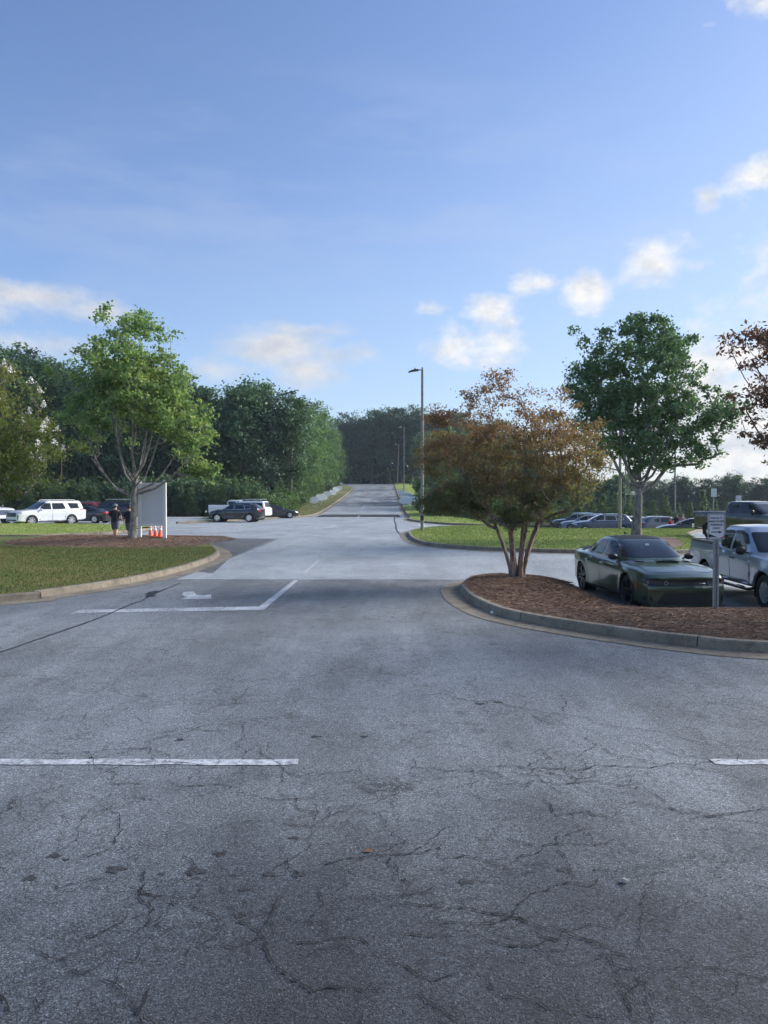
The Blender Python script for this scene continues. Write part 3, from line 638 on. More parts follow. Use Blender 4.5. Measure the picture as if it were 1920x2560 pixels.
# litter and small stones
def stone(x, y, s, mat, name, label, cat, z=None):
    mb = MB(); mb.ell((0, 0, s * .35), (s * .6, s * .45, s * .4), 7, 5); me = mb.mesh(name, 20)
    rr = random.Random(int(x * 100)); 
    for v in me.vertices: v.co *= 0.8 + 0.4 * rr.random()
    o = addobj(name, me, mat, loc=(x, y, (h(x, y) if z is None else z))); o.rotation_euler = (0, 0, x * 7); return tag(o, label, cat)
q = P(1562, 2208); stone(q.x, q.y, 0.035, simple('pale_pebble', (0.35, 0.34, 0.32), 0.8), 'pebble', 'small pale pebble lying alone on the dark asphalt', 'pebble')
q = P(1231, 1535); stone(q.x, q.y, 0.08, M['cone_white'], 'crumpled_paper', 'crumpled white paper scrap in the gutter beside the pine straw', 'litter')
def leaf_litter():
    q = P(919, 2130); V = [(-.03, 0, .004), (0, -.018, .012), (.035, 0, .006), (0.004, .02, .016)]
    me = bpy.data.meshes.new('fallen_leaf'); me.from_pydata(V, [], [(0, 1, 2), (0, 2, 3)]); o = addobj('fallen_leaf', me, simple('dry_leaf', (0.30, 0.13, 0.06), 0.8), loc=q)
    tag(o, 'single small brown leaf lying on the bare asphalt', 'fallen leaf')
leaf_litter()

# ---------------------------------------------------------------- sky, sun, camera
SUN_AZ, SUN_EL = R(68), R(27)      # azimuth clockwise from the view direction
def setup_light(sun_strength=1.5, sky=0.12, expo=0.0):
    w = bpy.data.worlds.new('World'); scene.world = w; w.use_nodes = True; nt = w.node_tree
    bg = nt.nodes['Background']; bg.inputs['Strength'].default_value = sky
    st = N(nt, 'ShaderNodeTexSky'); st.sky_type = 'NISHITA'; st.sun_disc = False; st.sun_elevation = SUN_EL; st.sun_rotation = SUN_AZ
    st.air_density = 1.0; st.dust_density = SKY_DUST; st.ozone_density = SKY_OZ
    tc = N(nt, 'ShaderNodeTexCoord'); sp = N(nt, 'ShaderNodeSeparateXYZ'); L(nt, tc.outputs['Generated'], sp.inputs[0])
    u = math_(nt, 'ARCTAN2', sp.outputs[0], sp.outputs[1]); v = math_(nt, 'ARCSINE', sp.outputs[2])
    cv = N(nt, 'ShaderNodeCombineXYZ'); L(nt, u, cv.inputs[0]); L(nt, v, cv.inputs[1])
    def uv(px, py):
        d = ray(px, py).normalized(); return math.atan2(d.x, d.y), math.asin(d.z)
    nz = N(nt, 'ShaderNodeMapping'); nz.inputs['Scale'].default_value = (1.0, 1.5, 1); L(nt, cv.outputs[0], nz.inputs['Vector'])
    n1 = noise(nt, nz.outputs[0], 12.0, 14, 0.66); n2 = noise(nt, nz.outputs[0], 26, 6, 0.6)
    def blob_field(blobs):
        best = None
        for px, py, rx, ry, amp in blobs:
            cu, cvv = uv(px, py); a = math_(nt, 'DIVIDE', math_(nt, 'SUBTRACT', u, cu), rx / F); b = math_(nt, 'DIVIDE', math_(nt, 'SUBTRACT', v, cvv), ry / F)
            d = math_(nt, 'SQRT', math_(nt, 'ADD', math_(nt, 'MULTIPLY', a, a), math_(nt, 'MULTIPLY', b, b)))
            k = math_(nt, 'MULTIPLY', math_(nt, 'SUBTRACT', 1.0, d), amp)
            best = k if best is None else math_(nt, 'MAXIMUM', best, k)
        return math_(nt, 'MAXIMUM', best, -1.0)
    main = blob_field([(1225, 772, 75, 46, 1.0), (1275, 800, 45, 36, .8), (1465, 725, 60, 62, 1.0), (1325, 710, 75, 30, .7), (1640, 665, 92, 60, 1.0), (1735, 665, 45, 26, .5),
                       (1880, 440, 75, 36, 1.0), (1765, 495, 48, 34, .8), (1840, 470, 40, 34, .6), (1120, 865, 90, 62, .9), (1270, 870, 110, 62, .9), (1068, 770, 45, 20, .5),
                       (1780, 60, 30, 16, .5), (1900, 10, 60, 30, .7), (1900, 1090, 330, 130, 1.5), (1850, 890, 200, 60, 1.2), (1740, 1000, 200, 90, 1.2), (2300, 900, 500, 300, 1.6),
                       (1560, 1130, 300, 90, .9), (1000, 1120, 420, 45, .3)])
    soft = blob_field([(60, 740, 230, 42, 1.0), (250, 775, 150, 34, .9), (-200, 750, 260, 60, 1.0), (40, 860, 190, 40, .8), (690, 870, 190, 62, 1.0), (770, 925, 120, 55, .9), (850, 890, 130, 40, .7), (560, 925, 120, 45, .6), (740, 825, 150, 26, .6)])
    s1 = ramp(nt, math_(nt, 'ADD', main, math_(nt, 'MULTIPLY', math_(nt, 'SUBTRACT', n1, 0.5), 3.0)), [(0.02, 0.0), (0.30, 0.35), (0.85, 1.0)])
    s2 = ramp(nt, math_(nt, 'ADD', soft, math_(nt, 'MULTIPLY', math_(nt, 'SUBTRACT', n1, 0.52), 2.2)), [(-0.0, 0.0), (0.8, 0.92)])
    wm = N(nt, 'ShaderNodeMapping'); wm.inputs['Scale'].default_value = (1.0, 4.5, 1); wm.inputs['Rotation'].default_value = (0, 0, R(14)); L(nt, cv.outputs[0], wm.inputs['Vector'])
    wisps = ramp(nt, noise(nt, wm.outputs[0], 2.6, 8, 0.62), [(0.45, 0.0), (0.76, 0.34)])
    wband = blob_field([(900, 480, 900, 330, 1.0), (200, 520, 500, 230, .9), (1500, 640, 600, 160, 1)])
    wisps = math_(nt, 'MULTIPLY', wisps, ramp(nt, wband, [(0, 0), (0.6, 1)]))
    # the veil of thin high cloud, thicker low down and round the sun
    veil = ramp(nt, math_(nt, 'ADD', math_(nt, 'MULTIPLY', v, 1.4), math_(nt, 'MULTIPLY', u, -0.55)), [(0.0, 0.52), (0.25, 0.34), (0.62, 0.08), (1.0, 0.02)])
    skyc = N(nt, 'ShaderNodeHueSaturation'); skyc.inputs['Saturation'].default_value = 1.0; L(nt, st.outputs[0], skyc.inputs['Color'])
    k = 1.0 / (sky * 2 ** expo)
    base = mix(nt, 1.0, skyc.outputs[0], SKY_TINT, 'MULTIPLY')
    col = mix(nt, veil, base, tuple(c * k for c in VEIL))
    col = mix(nt, wisps, col, tuple(c * k for c in (0.62, 0.70, 0.84)))
    shade = ramp(nt, n2, [(0.35, (0.62 * k, 0.65 * k, 0.72 * k)), (0.6, (0.80 * k, 0.81 * k, 0.83 * k))])
    col = mix(nt, s2, col, shade)
    shade1 = ramp(nt, n2, [(0.35, (0.70 * k, 0.75 * k, 0.83 * k)), (0.58, (0.99 * k, 0.98 * k, 0.97 * k))])
    col = mix(nt, s1, col, shade1)
    L(nt, col, bg.inputs['Color'])
    sd = bpy.data.lights.new('sun', 'SUN'); sd.energy = sun_strength; sd.angle = R(30); sd.color = (1.0, 0.95, 0.88)
    so = bpy.data.objects.new('sun', sd); COL.objects.link(so); so.location = (0, 0, 60)
    d = Vector((math.sin(SUN_AZ) * math.cos(SUN_EL), math.cos(SUN_AZ) * math.cos(SUN_EL), math.sin(SUN_EL)))
    so.rotation_euler = d.to_track_quat('Z', 'Y').to_euler()
    scene.view_settings.view_transform = 'Standard'; scene.view_settings.look = 'None'; scene.view_settings.exposure = expo; scene.view_settings.gamma = 1
    cd = bpy.data.cameras.new('camera'); co = bpy.data.objects.new('camera', cd); COL.objects.link(co)
    cd.sensor_fit = 'VERTICAL'; cd.sensor_height = 24; cd.lens = 24 * F / 2560; cd.clip_end = 8000; cd.clip_start = 0.05
    co.location = (0, 0, CH); co.rotation_euler = (math.pi / 2 - PITCH, 0, 0); scene.camera = co
SKY_DUST, SKY_OZ = 0.6, 2.5
SKY_TINT = (0.63, 0.66, 0.785); VEIL = (0.60, 0.73, 0.84)
setup_light(2.2, 0.09, 1.5)
scene.render.engine = 'CYCLES'
scene.cycles.max_bounces = 6; scene.cycles.diffuse_bounces = 3; scene.cycles.glossy_bounces = 3; scene.cycles.transmission_bounces = 3; scene.cycles.transparent_max_bounces = 4
scene.cycles.adaptive_threshold = 0.03; scene.cycles.use_denoising = True
scene.world.cycles.sampling_method = 'MANUAL'; scene.world.cycles.sample_map_resolution = 512

def haze():
    bpy.ops.mesh.primitive_cube_add(size=1, location=(0, 0, 0)); o = bpy.context.object; o.name = 'haze'
    o.location = (10, 140, 17); o.scale = (420, 320, 52); o['kind'] = 'stuff'
    m = bpy.data.materials.new('haze'); m.use_nodes = True; nt = m.node_tree; nt.nodes.remove(nt.nodes['Principled BSDF'])
    v = N(nt, 'ShaderNodeVolumePrincipled'); v.inputs['Color'].default_value = (.74, .87, 1, 1); v.inputs['Density'].default_value = HAZE; v.inputs['Anisotropy'].default_value = 0.2
    L(nt, v.outputs[0], nt.nodes['Material Output'].inputs['Volume']); o.data.materials.append(m)
HAZE = 0.00027
haze()
scene.cycles.volume_bounces = 0
# ---------------------------------------------------------------- trees
def leaf_arrays(C, size, r, up=0.5, slim=0.32):
    n = len(C); nrm = r.normal(0, 1, (n, 3)); nrm[:, 2] += up * 2; nrm /= np.linalg.norm(nrm, axis=1)[:, None]
    a = np.cross(nrm, r.normal(0, 1, (n, 3))); a /= np.linalg.norm(a, axis=1)[:, None] + 1e-9; b = np.cross(nrm, a)
    s = (size * r.uniform(0.6, 1.35, n))[:, None]
    tip = a * s * .55 - nrm * s * .12; base = -a * s * .45; w = b * s * slim
    V = np.stack([C + base, C + w + nrm * s * .06, C + tip, C - w + nrm * s * .06], 1).reshape(-1, 3)
    return V
def attractors(r, blobs, n, shell=0.45, gap=0.0, zmin=0.8):
    w = np.array([b[6] if len(b) > 6 else b[3] * b[4] * b[5] for b in blobs], float) ** 0.8; w /= w.sum(); out = []
    while len(out) < n:
        b = blobs[r.choice(len(blobs), p=w)]; d = r.normal(0, 1, 3); d /= np.linalg.norm(d)
        rr = r.uniform(shell ** 3, 1) ** (1 / 3)
        lump = 1 + 0.16 * math.sin(3.1 * d[0] + 5 * d[2] + b[0]) + 0.13 * math.sin(6.3 * d[1] + 4.1 * d[0] + b[2] * 3)
        if r.random() < .14: rr *= 1.22
        p = np.array([b[0] + d[0] * b[3] * rr * lump, b[1] + d[1] * b[4] * rr * lump, b[2] + d[2] * b[5] * rr * lump])
        if p[2] > zmin: out.append(p)
    return np.array(out)
def grow(r, stems, pts, r0, upw=0.6, seg=4, wig=0.06, sf=.72, trunk_z=0):
    """joins every point to the skeleton and thickens the limbs by what they carry"""
    nodes = []; par = []
    for st in stems:
        pi = -1
        for p in st: nodes.append(np.array(p, float)); par.append(pi); pi = len(nodes) - 1
    root = np.array(stems[0][0], float); order = np.argsort(np.linalg.norm(pts - root, axis=1)); ends = []
    nst = len(nodes)
    for i in order:
        p = pts[i]; A = np.array(nodes); d = p - A; dist = np.linalg.norm(d, axis=1) + 1e-6
        depth = np.linalg.norm(A - root, axis=1)
        cost = dist * (1.0 + 1.3 * np.maximum(0, 0.62 - d[:, 2] / dist)) + depth * 0.10
        cost[0] += 5; j = int(np.argmin(cost)); a = A[j]; k = max(2, int(dist[j] / 0.55)); k = min(k, seg + 2)
        base = a; pi = j
        for q in range(1, k + 1):
            t = q / k; pt = base + (p - base) * t; sag = math.sin(math.pi * t) * dist[j]
            pt = pt + r.normal(0, wig, 3) * sag * 0.9 + np.array([0, 0, -0.10 * upw]) * sag
            if q == k: pt = p
            nodes.append(pt); par.append(pi); pi = len(nodes) - 1
        ends.append(pi)
    n = len(nodes); cnt = np.zeros(n)
    for e in ends: cnt[e] += 1
    for i in range(n - 1, 0, -1):
        if par[i] >= 0: cnt[par[i]] += cnt[i]
    rad = r0 * (np.maximum(cnt, 0.6) / max(1, len(pts))) ** 0.5
    if len(stems) > 2:   # every stem of a many-stemmed shrub keeps some body
        k0 = 0
        for st in stems:
            for q in range(len(st)): rad[k0 + q] = max(rad[k0 + q], r0 * (sf - sf * .6 * q / len(st)))
            k0 += len(st)
        if trunk_z:
            for q in range(len(stems[0])):
                if nodes[q][2] <= trunk_z: rad[q] = max(rad[q], r0 * (1.08 - .07 * nodes[q][2]))
    return nodes, par, rad, cnt
def wood_mesh(name, nodes, par, rad, nroot, minr=0.0, flare=1.35, H0=0.5):
    n = len(nodes); ch = [[] for _ in range(n)]
    for i, p in enumerate(par):
        if p >= 0: ch[p].append(i)
    mb = MB(); done = [False] * n
    starts = [i for i in range(n) if par[i] < 0]; stack = [(s, None) for s in starts]
    while stack:
        i, frm = stack.pop(); pts = []; rs = []
        if frm is not None: pts.append(nodes[frm]); rs.append(min(rad[frm], rad[i] * 1.15))
        j = i
        while True:
            pts.append(nodes[j]); rs.append(rad[j]); 
            if not ch[j]: rs[-1] = rad[j] * 0.5; break
            c = max(ch[j], key=lambda q: rad[q])
            for q in ch[j]:
                if q != c: stack.append((q, j))
            j = c
        if frm is None:
            rs[0] *= flare
        if max(rs) >= minr and len(pts) > 1:
            mb.tube(pts, rs, 9 if max(rs) > 0.08 else (6 if max(rs) > 0.025 else 4), cap=False)
    return mb.mesh(name, 60)
def crown_mesh(name, r, pts, per, spread, size, flat=0.7, up=0.5, slim=0.32, extra=None):
    n = len(pts); C = np.repeat(pts, per, 0); k = len(C)
    sc = np.repeat(r.uniform(0.6, 1.25, n), per)
    C = C + np.column_stack([r.normal(0, spread, k), r.normal(0, spread, k), r.normal(0, spread * flat, k)]) * sc[:, None]
    if extra is not None: C = np.vstack([C, extra])
    V = leaf_arrays(C, size, r, up, slim)
    return npmesh(name, V, np.arange(len(V)).reshape(-1, 4))
TREES = {}
def tree_data(key, seed, blobs, stems, r0, n, per, spread, size, shell=0.45, minr=0.0, zmin=0.8, slim=0.32, up=0.5, wig=0.06, keep=None, flat=0.7, sf=.72, trunk_z=0):
    r = np.random.default_rng(seed); pts = attractors(r, blobs, n, shell, zmin=zmin)
    nodes, par, rad, cnt = grow(r, stems, pts, r0, wig=wig, sf=sf, trunk_z=trunk_z)
    if isinstance(keep, int): pass
    cp = pts if keep is None else pts[keep(pts)]
    wm = wood_mesh('trunk', nodes, par, rad, len(stems), minr); cm = crown_mesh('crown', r, cp, per, spread, size, slim=slim, up=up, flat=flat)
    TREES[key] = (wm, cm, pts); return TREES[key]
def plant(name, key, loc, bark_, leaf, label, cat='tree', group=None, rz=0, s=1.0, sz=None, wood=True):
    wm, cm, _ = TREES[key]
    t = empty(name, loc, rz, label, cat, group); t.scale = (s, s, sz or s)
    ck = (key, leaf)
    if ck not in MATD:
        c2 = cm if not cm.materials else cm.copy(); c2.materials.clear(); c2.materials.append(M[leaf]); MATD[ck] = c2
    if wood:
        wk = ('w', key, bark_)
        if wk not in MATD:
            w2 = wm if not wm.materials else wm.copy(); w2.materials.clear(); w2.materials.append(M[bark_]); MATD[wk] = w2
        o = bpy.data.objects.new('trunk', MATD[wk]); COL.objects.link(o); o.parent = t
    o = bpy.data.objects.new('crown', MATD[ck]); COL.objects.link(o); o.parent = t
    return t
MATD = {}
def stem(p0, p1, n=5, wig=0.05, seed=0):
    r = random.Random(seed); p0 = Vector(p0); p1 = Vector(p1); out = []
    for i in range(n + 1):
        p = p0.lerp(p1, i / n)
        if 0 < i: p += Vector((r.uniform(-wig, wig), r.uniform(-wig, wig), 0))
        out.append(tuple(p))
    return out
def limb(a, z0, out, z1, side=0.0, lean=.6):
    ca, sa = math.cos(a), math.sin(a); P_ = []
    for i in range(7):
        t = i / 6; rr_ = out * (t ** lean); P_.append((.05 + ca * rr_ - sa * side * math.sin(math.pi * t), sa * rr_ + ca * side * math.sin(math.pi * t), z0 + (z1 - z0) * t ** 1.15))
    return P_
limbs_l = [limb(a, z0, o, z1, sd) for a, z0, o, z1, sd in ((3.3, 1.75, 2.2, 5.2, .15), (2.7, 2.3, 1.5, 6.2, -.1), (3.7, 2.6, 1.1, 6.6, .1), (.2, 2.0, 2.3, 4.9, .2), (-.3, 2.2, 1.8, 5.8, -.15), (.5, 2.7, 1.2, 6.8, .1), (-.9, 2.4, 1.6, 5.6, .1), (4.4, 2.5, 1.3, 5.9, -.1), (1.5, 2.2, 1.8, 5.6, .1), (-1.4, 2.9, .9, 7.0, .05), (0.1, 1.9, 2.7, 4.0, -.15), (3.05, 1.9, 2.4, 4.3, -.2))]
limbs_r = [limb(a, z0, o, z1, sd) for a, z0, o, z1, sd in ((3.2, 2.3, 1.9, 5.6, .2), (2.6, 2.8, 1.4, 7.2, .1), (3.9, 2.5, 1.6, 5.4, -.1), (.15, 2.2, 2.6, 5.6, .2), (-.4, 2.5, 1.9, 6.4, -.2), (.6, 2.9, 1.3, 7.8, .1), (-1.2, 2.6, 1.5, 6.0, .1), (1.6, 2.4, 1.7, 6.2, .1))]
# left maple: bare spreading limbs low down, leafy shell above
tree_data('maple_left', 21, [(0.1, 0, 8.6, 1.45, 1.4, 1.35), (-0.5, 0, 7.3, 2.0, 2.0, 1.3), (0.7, 0, 6.6, 2.2, 2.1, 1.4), (-1.3, 0, 5.6, 1.7, 1.9, 1.2), (1.2, 0, 5.3, 2.0, 2.1, 1.3), (0.1, 0, 6.0, 2.3, 2.5, 2.0), (2.1, -.3, 3.9, 1.1, 1.0, .65), (-2.1, .2, 4.2, .9, 1.0, .6), (2.9, -.2, 2.9, .55, .5, .35, 0.9), (2.4, .1, 4.7, 1.0, .9, .6), (.5, .3, 9.6, .8, .8, .5)],
          [stem((0, 0, -0.1), (.05, 0, 1.4), 3, .02, 1) + stem((0.05, 0, 1.9), (0.1, 0, 8.2), 7, .10, 2)] + limbs_l, 0.135, 470, 66, 0.19, 0.155, shell=0.55, minr=0.004, sf=.27, trunk_z=2.2,
          keep=lambda p: (p[:, 2] > 5.3) | (np.hypot(p[:, 0], p[:, 1]) > 1.45 + .28 * (5.3 - p[:, 2])))
tree_data('maple_right', 33, [(0, 0, 7.6, 2.75, 2.7, 2.4), (0.3, 0, 9.4, 1.6, 1.6, 1.2), (1.6, 0, 8.6, 1.3, 1.3, 1.2), (-1.5, 0, 7.0, 1.6, 1.8, 1.8), (2.6, 0, 5.7, 2.2, 1.7, 1.0), (3.6, 0, 6.2, 1.2, .9, .8), (-1.3, 0, 4.9, 2.1, 2.0, 1.5), (1.3, 0, 4.2, 2.1, 1.8, 1.1), (0.4, 0, 5.9, 2.6, 2.5, 1.6), (-.3, 0, 10.1, .7, .6, .5), (3.3, 0, 4.4, 1.1, .8, .5), (-2.3, 0, 8.0, .9, .9, .7)],
          [stem((0, 0, -0.1), (.1, 0, 2.0), 3, .03, 4) + stem((0.15, 0, 2.4), (0.1, 0, 9.0), 7, .12, 5), [(.1, 0, 1.9), (.6, .1, 3.2), (1.3, 0, 4.8), (2.0, 0, 6.4)]] + limbs_r, 0.21, 620, 62, 0.19, 0.16, shell=0.45, minr=0.006, sf=.26, trunk_z=2.4)
# crape myrtles: several stems from one foot
def cstem(bx, by, tx, ty, h_, sd): 
    return [(bx + (tx - bx) * (t ** 1.35) + .03 * math.sin(5 * t + sd), by + (ty - by) * (t ** 1.35) + .03 * math.cos(4 * t + sd), -.1 + (h_ + .1) * t) for t in (i / 8 for i in range(9))]
cst = [cstem(-.15, 0, -1.0, .1, 2.5, 1), cstem(-.02, .08, -.25, .75, 2.7, 2), cstem(.06, -.07, .35, -.75, 2.6, 3), cstem(.14, .02, 1.0, .1, 2.6, 4), cstem(-.07, -.08, -.5, -.65, 2.4, 5), cstem(.03, 0, .25, .1, 2.8, 6)]
tree_data('crape', 42, [(-.1, 0, 3.15, 2.0, 1.9, 1.0), (0.9, 0, 3.2, 1.2, 1.2, .95), (-1.2, -.2, 3.0, 1.15, 1.2, .9), (-1.55, -.4, 1.9, .75, .7, .38, 1.2), (-.9, -.6, 2.2, .9, .8, .5), (-.95, .1, 4.35, .5, .4, .30, .16), (-.5, 0, 4.7, .42, .4, .36, .14), (-1.8, 0, 3.95, .45, .4, .26, .14), (.1, 0, 4.1, .5, .5, .35), (.75, 0, 4.2, .55, .5, .42), (1.7, 0, 2.7, .65, .8, .6), (-2.0, 0, 3.1, .55, .6, .5), (0.6, -.3, 2.3, 1.2, 1.0, .5), (-.3, -.9, 1.5, .35, .35, .2, .25), (0.3, -.1, 1.85, 1.3, 1.2, .42), (-.7, -.5, 1.8, 1.2, .9, .35)],
          cst, 0.105, 620, 74, 0.125, 0.064, shell=0.3, sf=.5, minr=0.0025, flat=.5, slim=0.26, up=0.2, wig=0.05)
cst2 = [[(a * 1.3, b * 1.3, c * 1.15) for a, b, c in s] for s in cst]
tree_data('crape_right', 57, [(-0.5, 0, 3.6, 2.4, 2.2, 1.2), (-1.7, -.2, 4.3, 1.5, 1.2, .7), (-2.0, -.3, 3.3, 1.3, 1.2, .5), (-1.5, -.5, 2.55, 1.1, 1.0, .35), (0.5, 0, 4.2, 2.2, 2.0, 1.2), (-2.9, -.2, 4.62, .55, .4, .16, .25), (-2.55, -.1, 3.75, .8, .6, .2, .5), (-2.3, 0, 2.9, .6, .5, .15, .4), (-1.9, -.4, 2.1, .5, .5, .14, .3)],
          cst2, 0.11, 420, 50, 0.10, 0.082, shell=0.3, minr=0.003, slim=0.24, up=0.1, wig=0.07, flat=.45)
cst3 = [[(a * 1.8, b * 1.8, c * 1.2) for a, b, c in s] for s in cst]
tree_data('crape_left', 63, [(0, 0, 4.2, 3.2, 2.8, 2.0), (1.9, -.4, 4.0, 1.8, 1.6, 1.4), (2.0, -.3, 2.9, 1.5, 1.3, .8), (0.4, 0, 5.6, 2.0, 2.0, 1.0), (1.0, -1, 2.3, 1.9, 1.4, .7)],
          cst3, 0.13, 420, 80, 0.21, 0.10, shell=0.3, minr=0.006, slim=0.26, up=0.25)
# woodland kinds
def oval(H, W, base, k=4, seed=0, lump=.35):
    r = random.Random(seed); out = [(0, 0, H * .62, W * .72, W * .72, H * .30)]
    for i in range(k):
        a = 2 * math.pi * i / k + r.random(); z = r.uniform(base, H * .88); q = W * r.uniform(.3, .6)
        out.append((math.cos(a) * W * .45, math.sin(a) * W * .45, z, q, q, H * r.uniform(.10, .17)))
    return out
for i, (H, W) in enumerate(((18, 4.2), (20, 4.8), (17, 3.6), (21, 5.2))):
    tree_data(f'wood{i}', 70 + i, oval(H, W, H * .35, 9, i), [stem((0, 0, -.5), (r_ := .4, .1, H * .85), 8, .25, i)], 0.26, 190, 44, 0.60, 0.46, shell=0.35, minr=0.035, zmin=H * .22)
for i, (H, W) in enumerate(((16, 3.2), (18, 3.6))):
    tree_data(f'gum{i}', 80 + i, [(0, 0, H * .3, W, W, H * .24), (0, 0, H * .52, W * .86, W * .86, H * .24), (0, 0, H * .75, W * .58, W * .58, H * .2), (.4, 0, H * .92, W * .25, W * .25, H * .09, 3)],
              [stem((0, 0, -.5), (0, 0, H * .92), 9, .12, i)], 0.2, 190, 40, 0.5, 0.36, shell=0.4, minr=0.03, zmin=1.0)
tree_data('pine_young', 90, [(0, 0, 1.1, 1.15, 1.15, .9), (0, 0, 2.2, .8, .8, .8), (0, 0, 3.2, .42, .42, .7), (0, 0, 4.1, .14, .14, .35, .2)], [stem((0, 0, -.2), (0, 0, 3.9), 5, .03, 2)], 0.06, 90, 60, 0.17, 0.26, shell=0.3, minr=0.01, zmin=.15, slim=.10, up=1.0)
tree_data('shrub', 91, [(0, 0, 1.0, 1.5, 1.3, .9), (.6, 0, 1.7, .9, .9, .7), (-.7, .2, 1.4, .9, .9, .7)], [stem((0, 0, -.2), (0.1, 0, 1.6), 4, .1, 3)], 0.06, 70, 60, 0.26, 0.2, shell=0.3, minr=0.012, zmin=.1)
# a thin old pine with bare trunk
tree_data('tall_pine', 92, [(0, 0, 15, 2.6, 2.6, 2.6), (0.5, 0, 17.5, 1.8, 1.8, 1.6), (-1.6, 0, 12, 1.4, 1.4, .6, 4), (1.9, 0, 11, 1.2, 1.2, .5, 4)], [stem((0, 0, -.5), (0.3, 0, 17), 9, .15, 8)], 0.2, 110, 60, 0.5, 0.5, shell=0.3, minr=0.03, slim=.12, zmin=7)

def gz(x, y, d=-0.1): return (x, y, h(x, y) + d)
g = P(330, 1346, .36)
plant('maple_tree', 'maple_left', (-10.9, 32.6, float(L1z(-10.9, 32.6)) - .03), 'bark_grey', 'leaf_maple', 'yellow green maple with bare lower limbs in the straw bed beside the notice board')
plant('maple_tree', 'maple_right', (11.85, 35.3, float(R2z(11.85, 35.3)) - .03), 'bark_maple', 'leaf_maple_dark', 'tall dark green maple with mottled trunk on the mown island behind the dark green sedan')
plant('crape_myrtle', 'crape', (3.25, 18.3, float(Mz(3.25, 18.3)) - .03), 'bark_crape', 'leaf_crape', 'many stemmed crape myrtle with russet and green leaves in the pine straw island', 'crape myrtle')
plant('crape_myrtle', 'crape_right', (9.15, 12.7, float(Mz(9.15, 12.7)) - .03), 'bark_crape', 'leaf_crape_dark', 'crape myrtle with dark purple leaves whose branches hang over the silver pickup', 'crape myrtle')
cl = plant('crape_myrtle', 'crape_left', (-14.2, 24.8, float(L1z(-14.2, 24.8)) - .03), 'bark_crape', 'leaf_olive', 'olive crape myrtle dotted with white blossom in front of the white sport utility vehicle', 'crape myrtle')
def blossoms():
    r = np.random.default_rng(5); pts = TREES['crape_left'][2]
    k = pts[(pts[:, 1] < .6) & (pts[:, 2] > 2.8) & (pts[:, 0] > 1.2)]; k = k[np.argsort(-(k[:, 0] + .35 * k[:, 2] + r.normal(0, .5, len(k))))][:22]
    C = []
    for p in k:
        n = 42; t = r.random(n); w = (1 - t) * .055 + .01
        C.append(np.column_stack([p[0] + r.normal(0, 1, n) * w + .12, p[1] - .15 + r.normal(0, 1, n) * w, p[2] + .12 + t * .22]))
    V = leaf_arrays(np.vstack(C), 0.05, r, .2, .45); addobj('blossom', npmesh('blossom', V, np.arange(len(V)).reshape(-1, 4)), M['blossom'], cl)
blossoms()

ORD = ['first', 'second', 'third', 'fourth', 'fifth', 'sixth', 'seventh', 'eighth', 'ninth', 'tenth', 'eleventh', 'twelfth', 'thirteenth', 'fourteenth', 'fifteenth', 'sixteenth', 'seventeenth', 'eighteenth', 'nineteenth', 'twentieth', 'twenty-first', 'twenty-second', 'twenty-third', 'twenty-fourth', 'twenty-fifth', 'twenty-sixth', 'twenty-seventh', 'twenty-eighth']
rt = random.Random(3)
def row(name, spots, keys, leaves, label, cat, group, bark_='bark_dark', dz=-.15, wood=True):
    """spots are (x, y, scale); the label counts outwards from the hill road"""
    for i, (x, y, s) in enumerate(spots):
        plant(name, keys[i % len(keys)], gz(x, y, dz), bark_, leaves[(i * 7) % len(leaves)], label.format(ORD[i]), cat, group, rt.uniform(0, 6.28), s, s * rt.uniform(.92, 1.08), wood)
def px_spots(lst):
    """(x of the photograph, distance, top height of the photograph, model height) -> spot and scale"""
    out = []
    for px, y, top, H in lst:
        x = (px - CX) * y / F; out.append((x, y, ((HZ - top) * y / F + CH - h(x, y)) / H))
    return out
WH = {'wood0': 18.3, 'wood1': 20.5, 'wood2': 17.3, 'wood3': 21.5, 'gum0': 16.2, 'gum1': 18.2, 'tall_pine': 18.8}
def wood_row(items, label, group, leaves):
    for i, (px, y, top, key) in enumerate(items):
        x = (px - CX) * y / F; s = ((HZ - top) * y / F + CH - h(x, y)) / WH[key]
        lf = leaves[i % len(leaves)]
        plant('woodland_tree' if key[0] == 'w' else ('sweetgum_tree' if key[0] == 'g' else 'pine_tree'), key, gz(x, y), 'bark_dark', lf, label.format(ORD[i]), 'tree', group, rt.uniform(0, 6.28), s, s)
wood_row([(725, 98, 985, 'wood0'), (672, 97, 955, 'wood1'), (610, 96, 945, 'wood2'), (560, 98, 960, 'wood3'), (505, 95, 965, 'wood0'), (452, 96, 945, 'wood2'), (395, 96, 940, 'wood1'), (335, 94, 930, 'wood0'), (280, 96, 905, 'wood2'), (222, 95, 895, 'wood3'), (165, 95, 885, 'wood1'), (115, 94, 900, 'tall_pine'), (62, 93, 850, 'wood3'), (8, 95, 850, 'wood1'), (-50, 94, 840, 'wood0'), (-110, 96, 850, 'wood3')],
         '{} dark broadleaf tree from the hill road in the front row of the wood', 'front row of the wood behind the left car park', ['leaf_forest', 'leaf_forest_dk', 'leaf_forest', 'leaf_forest'])
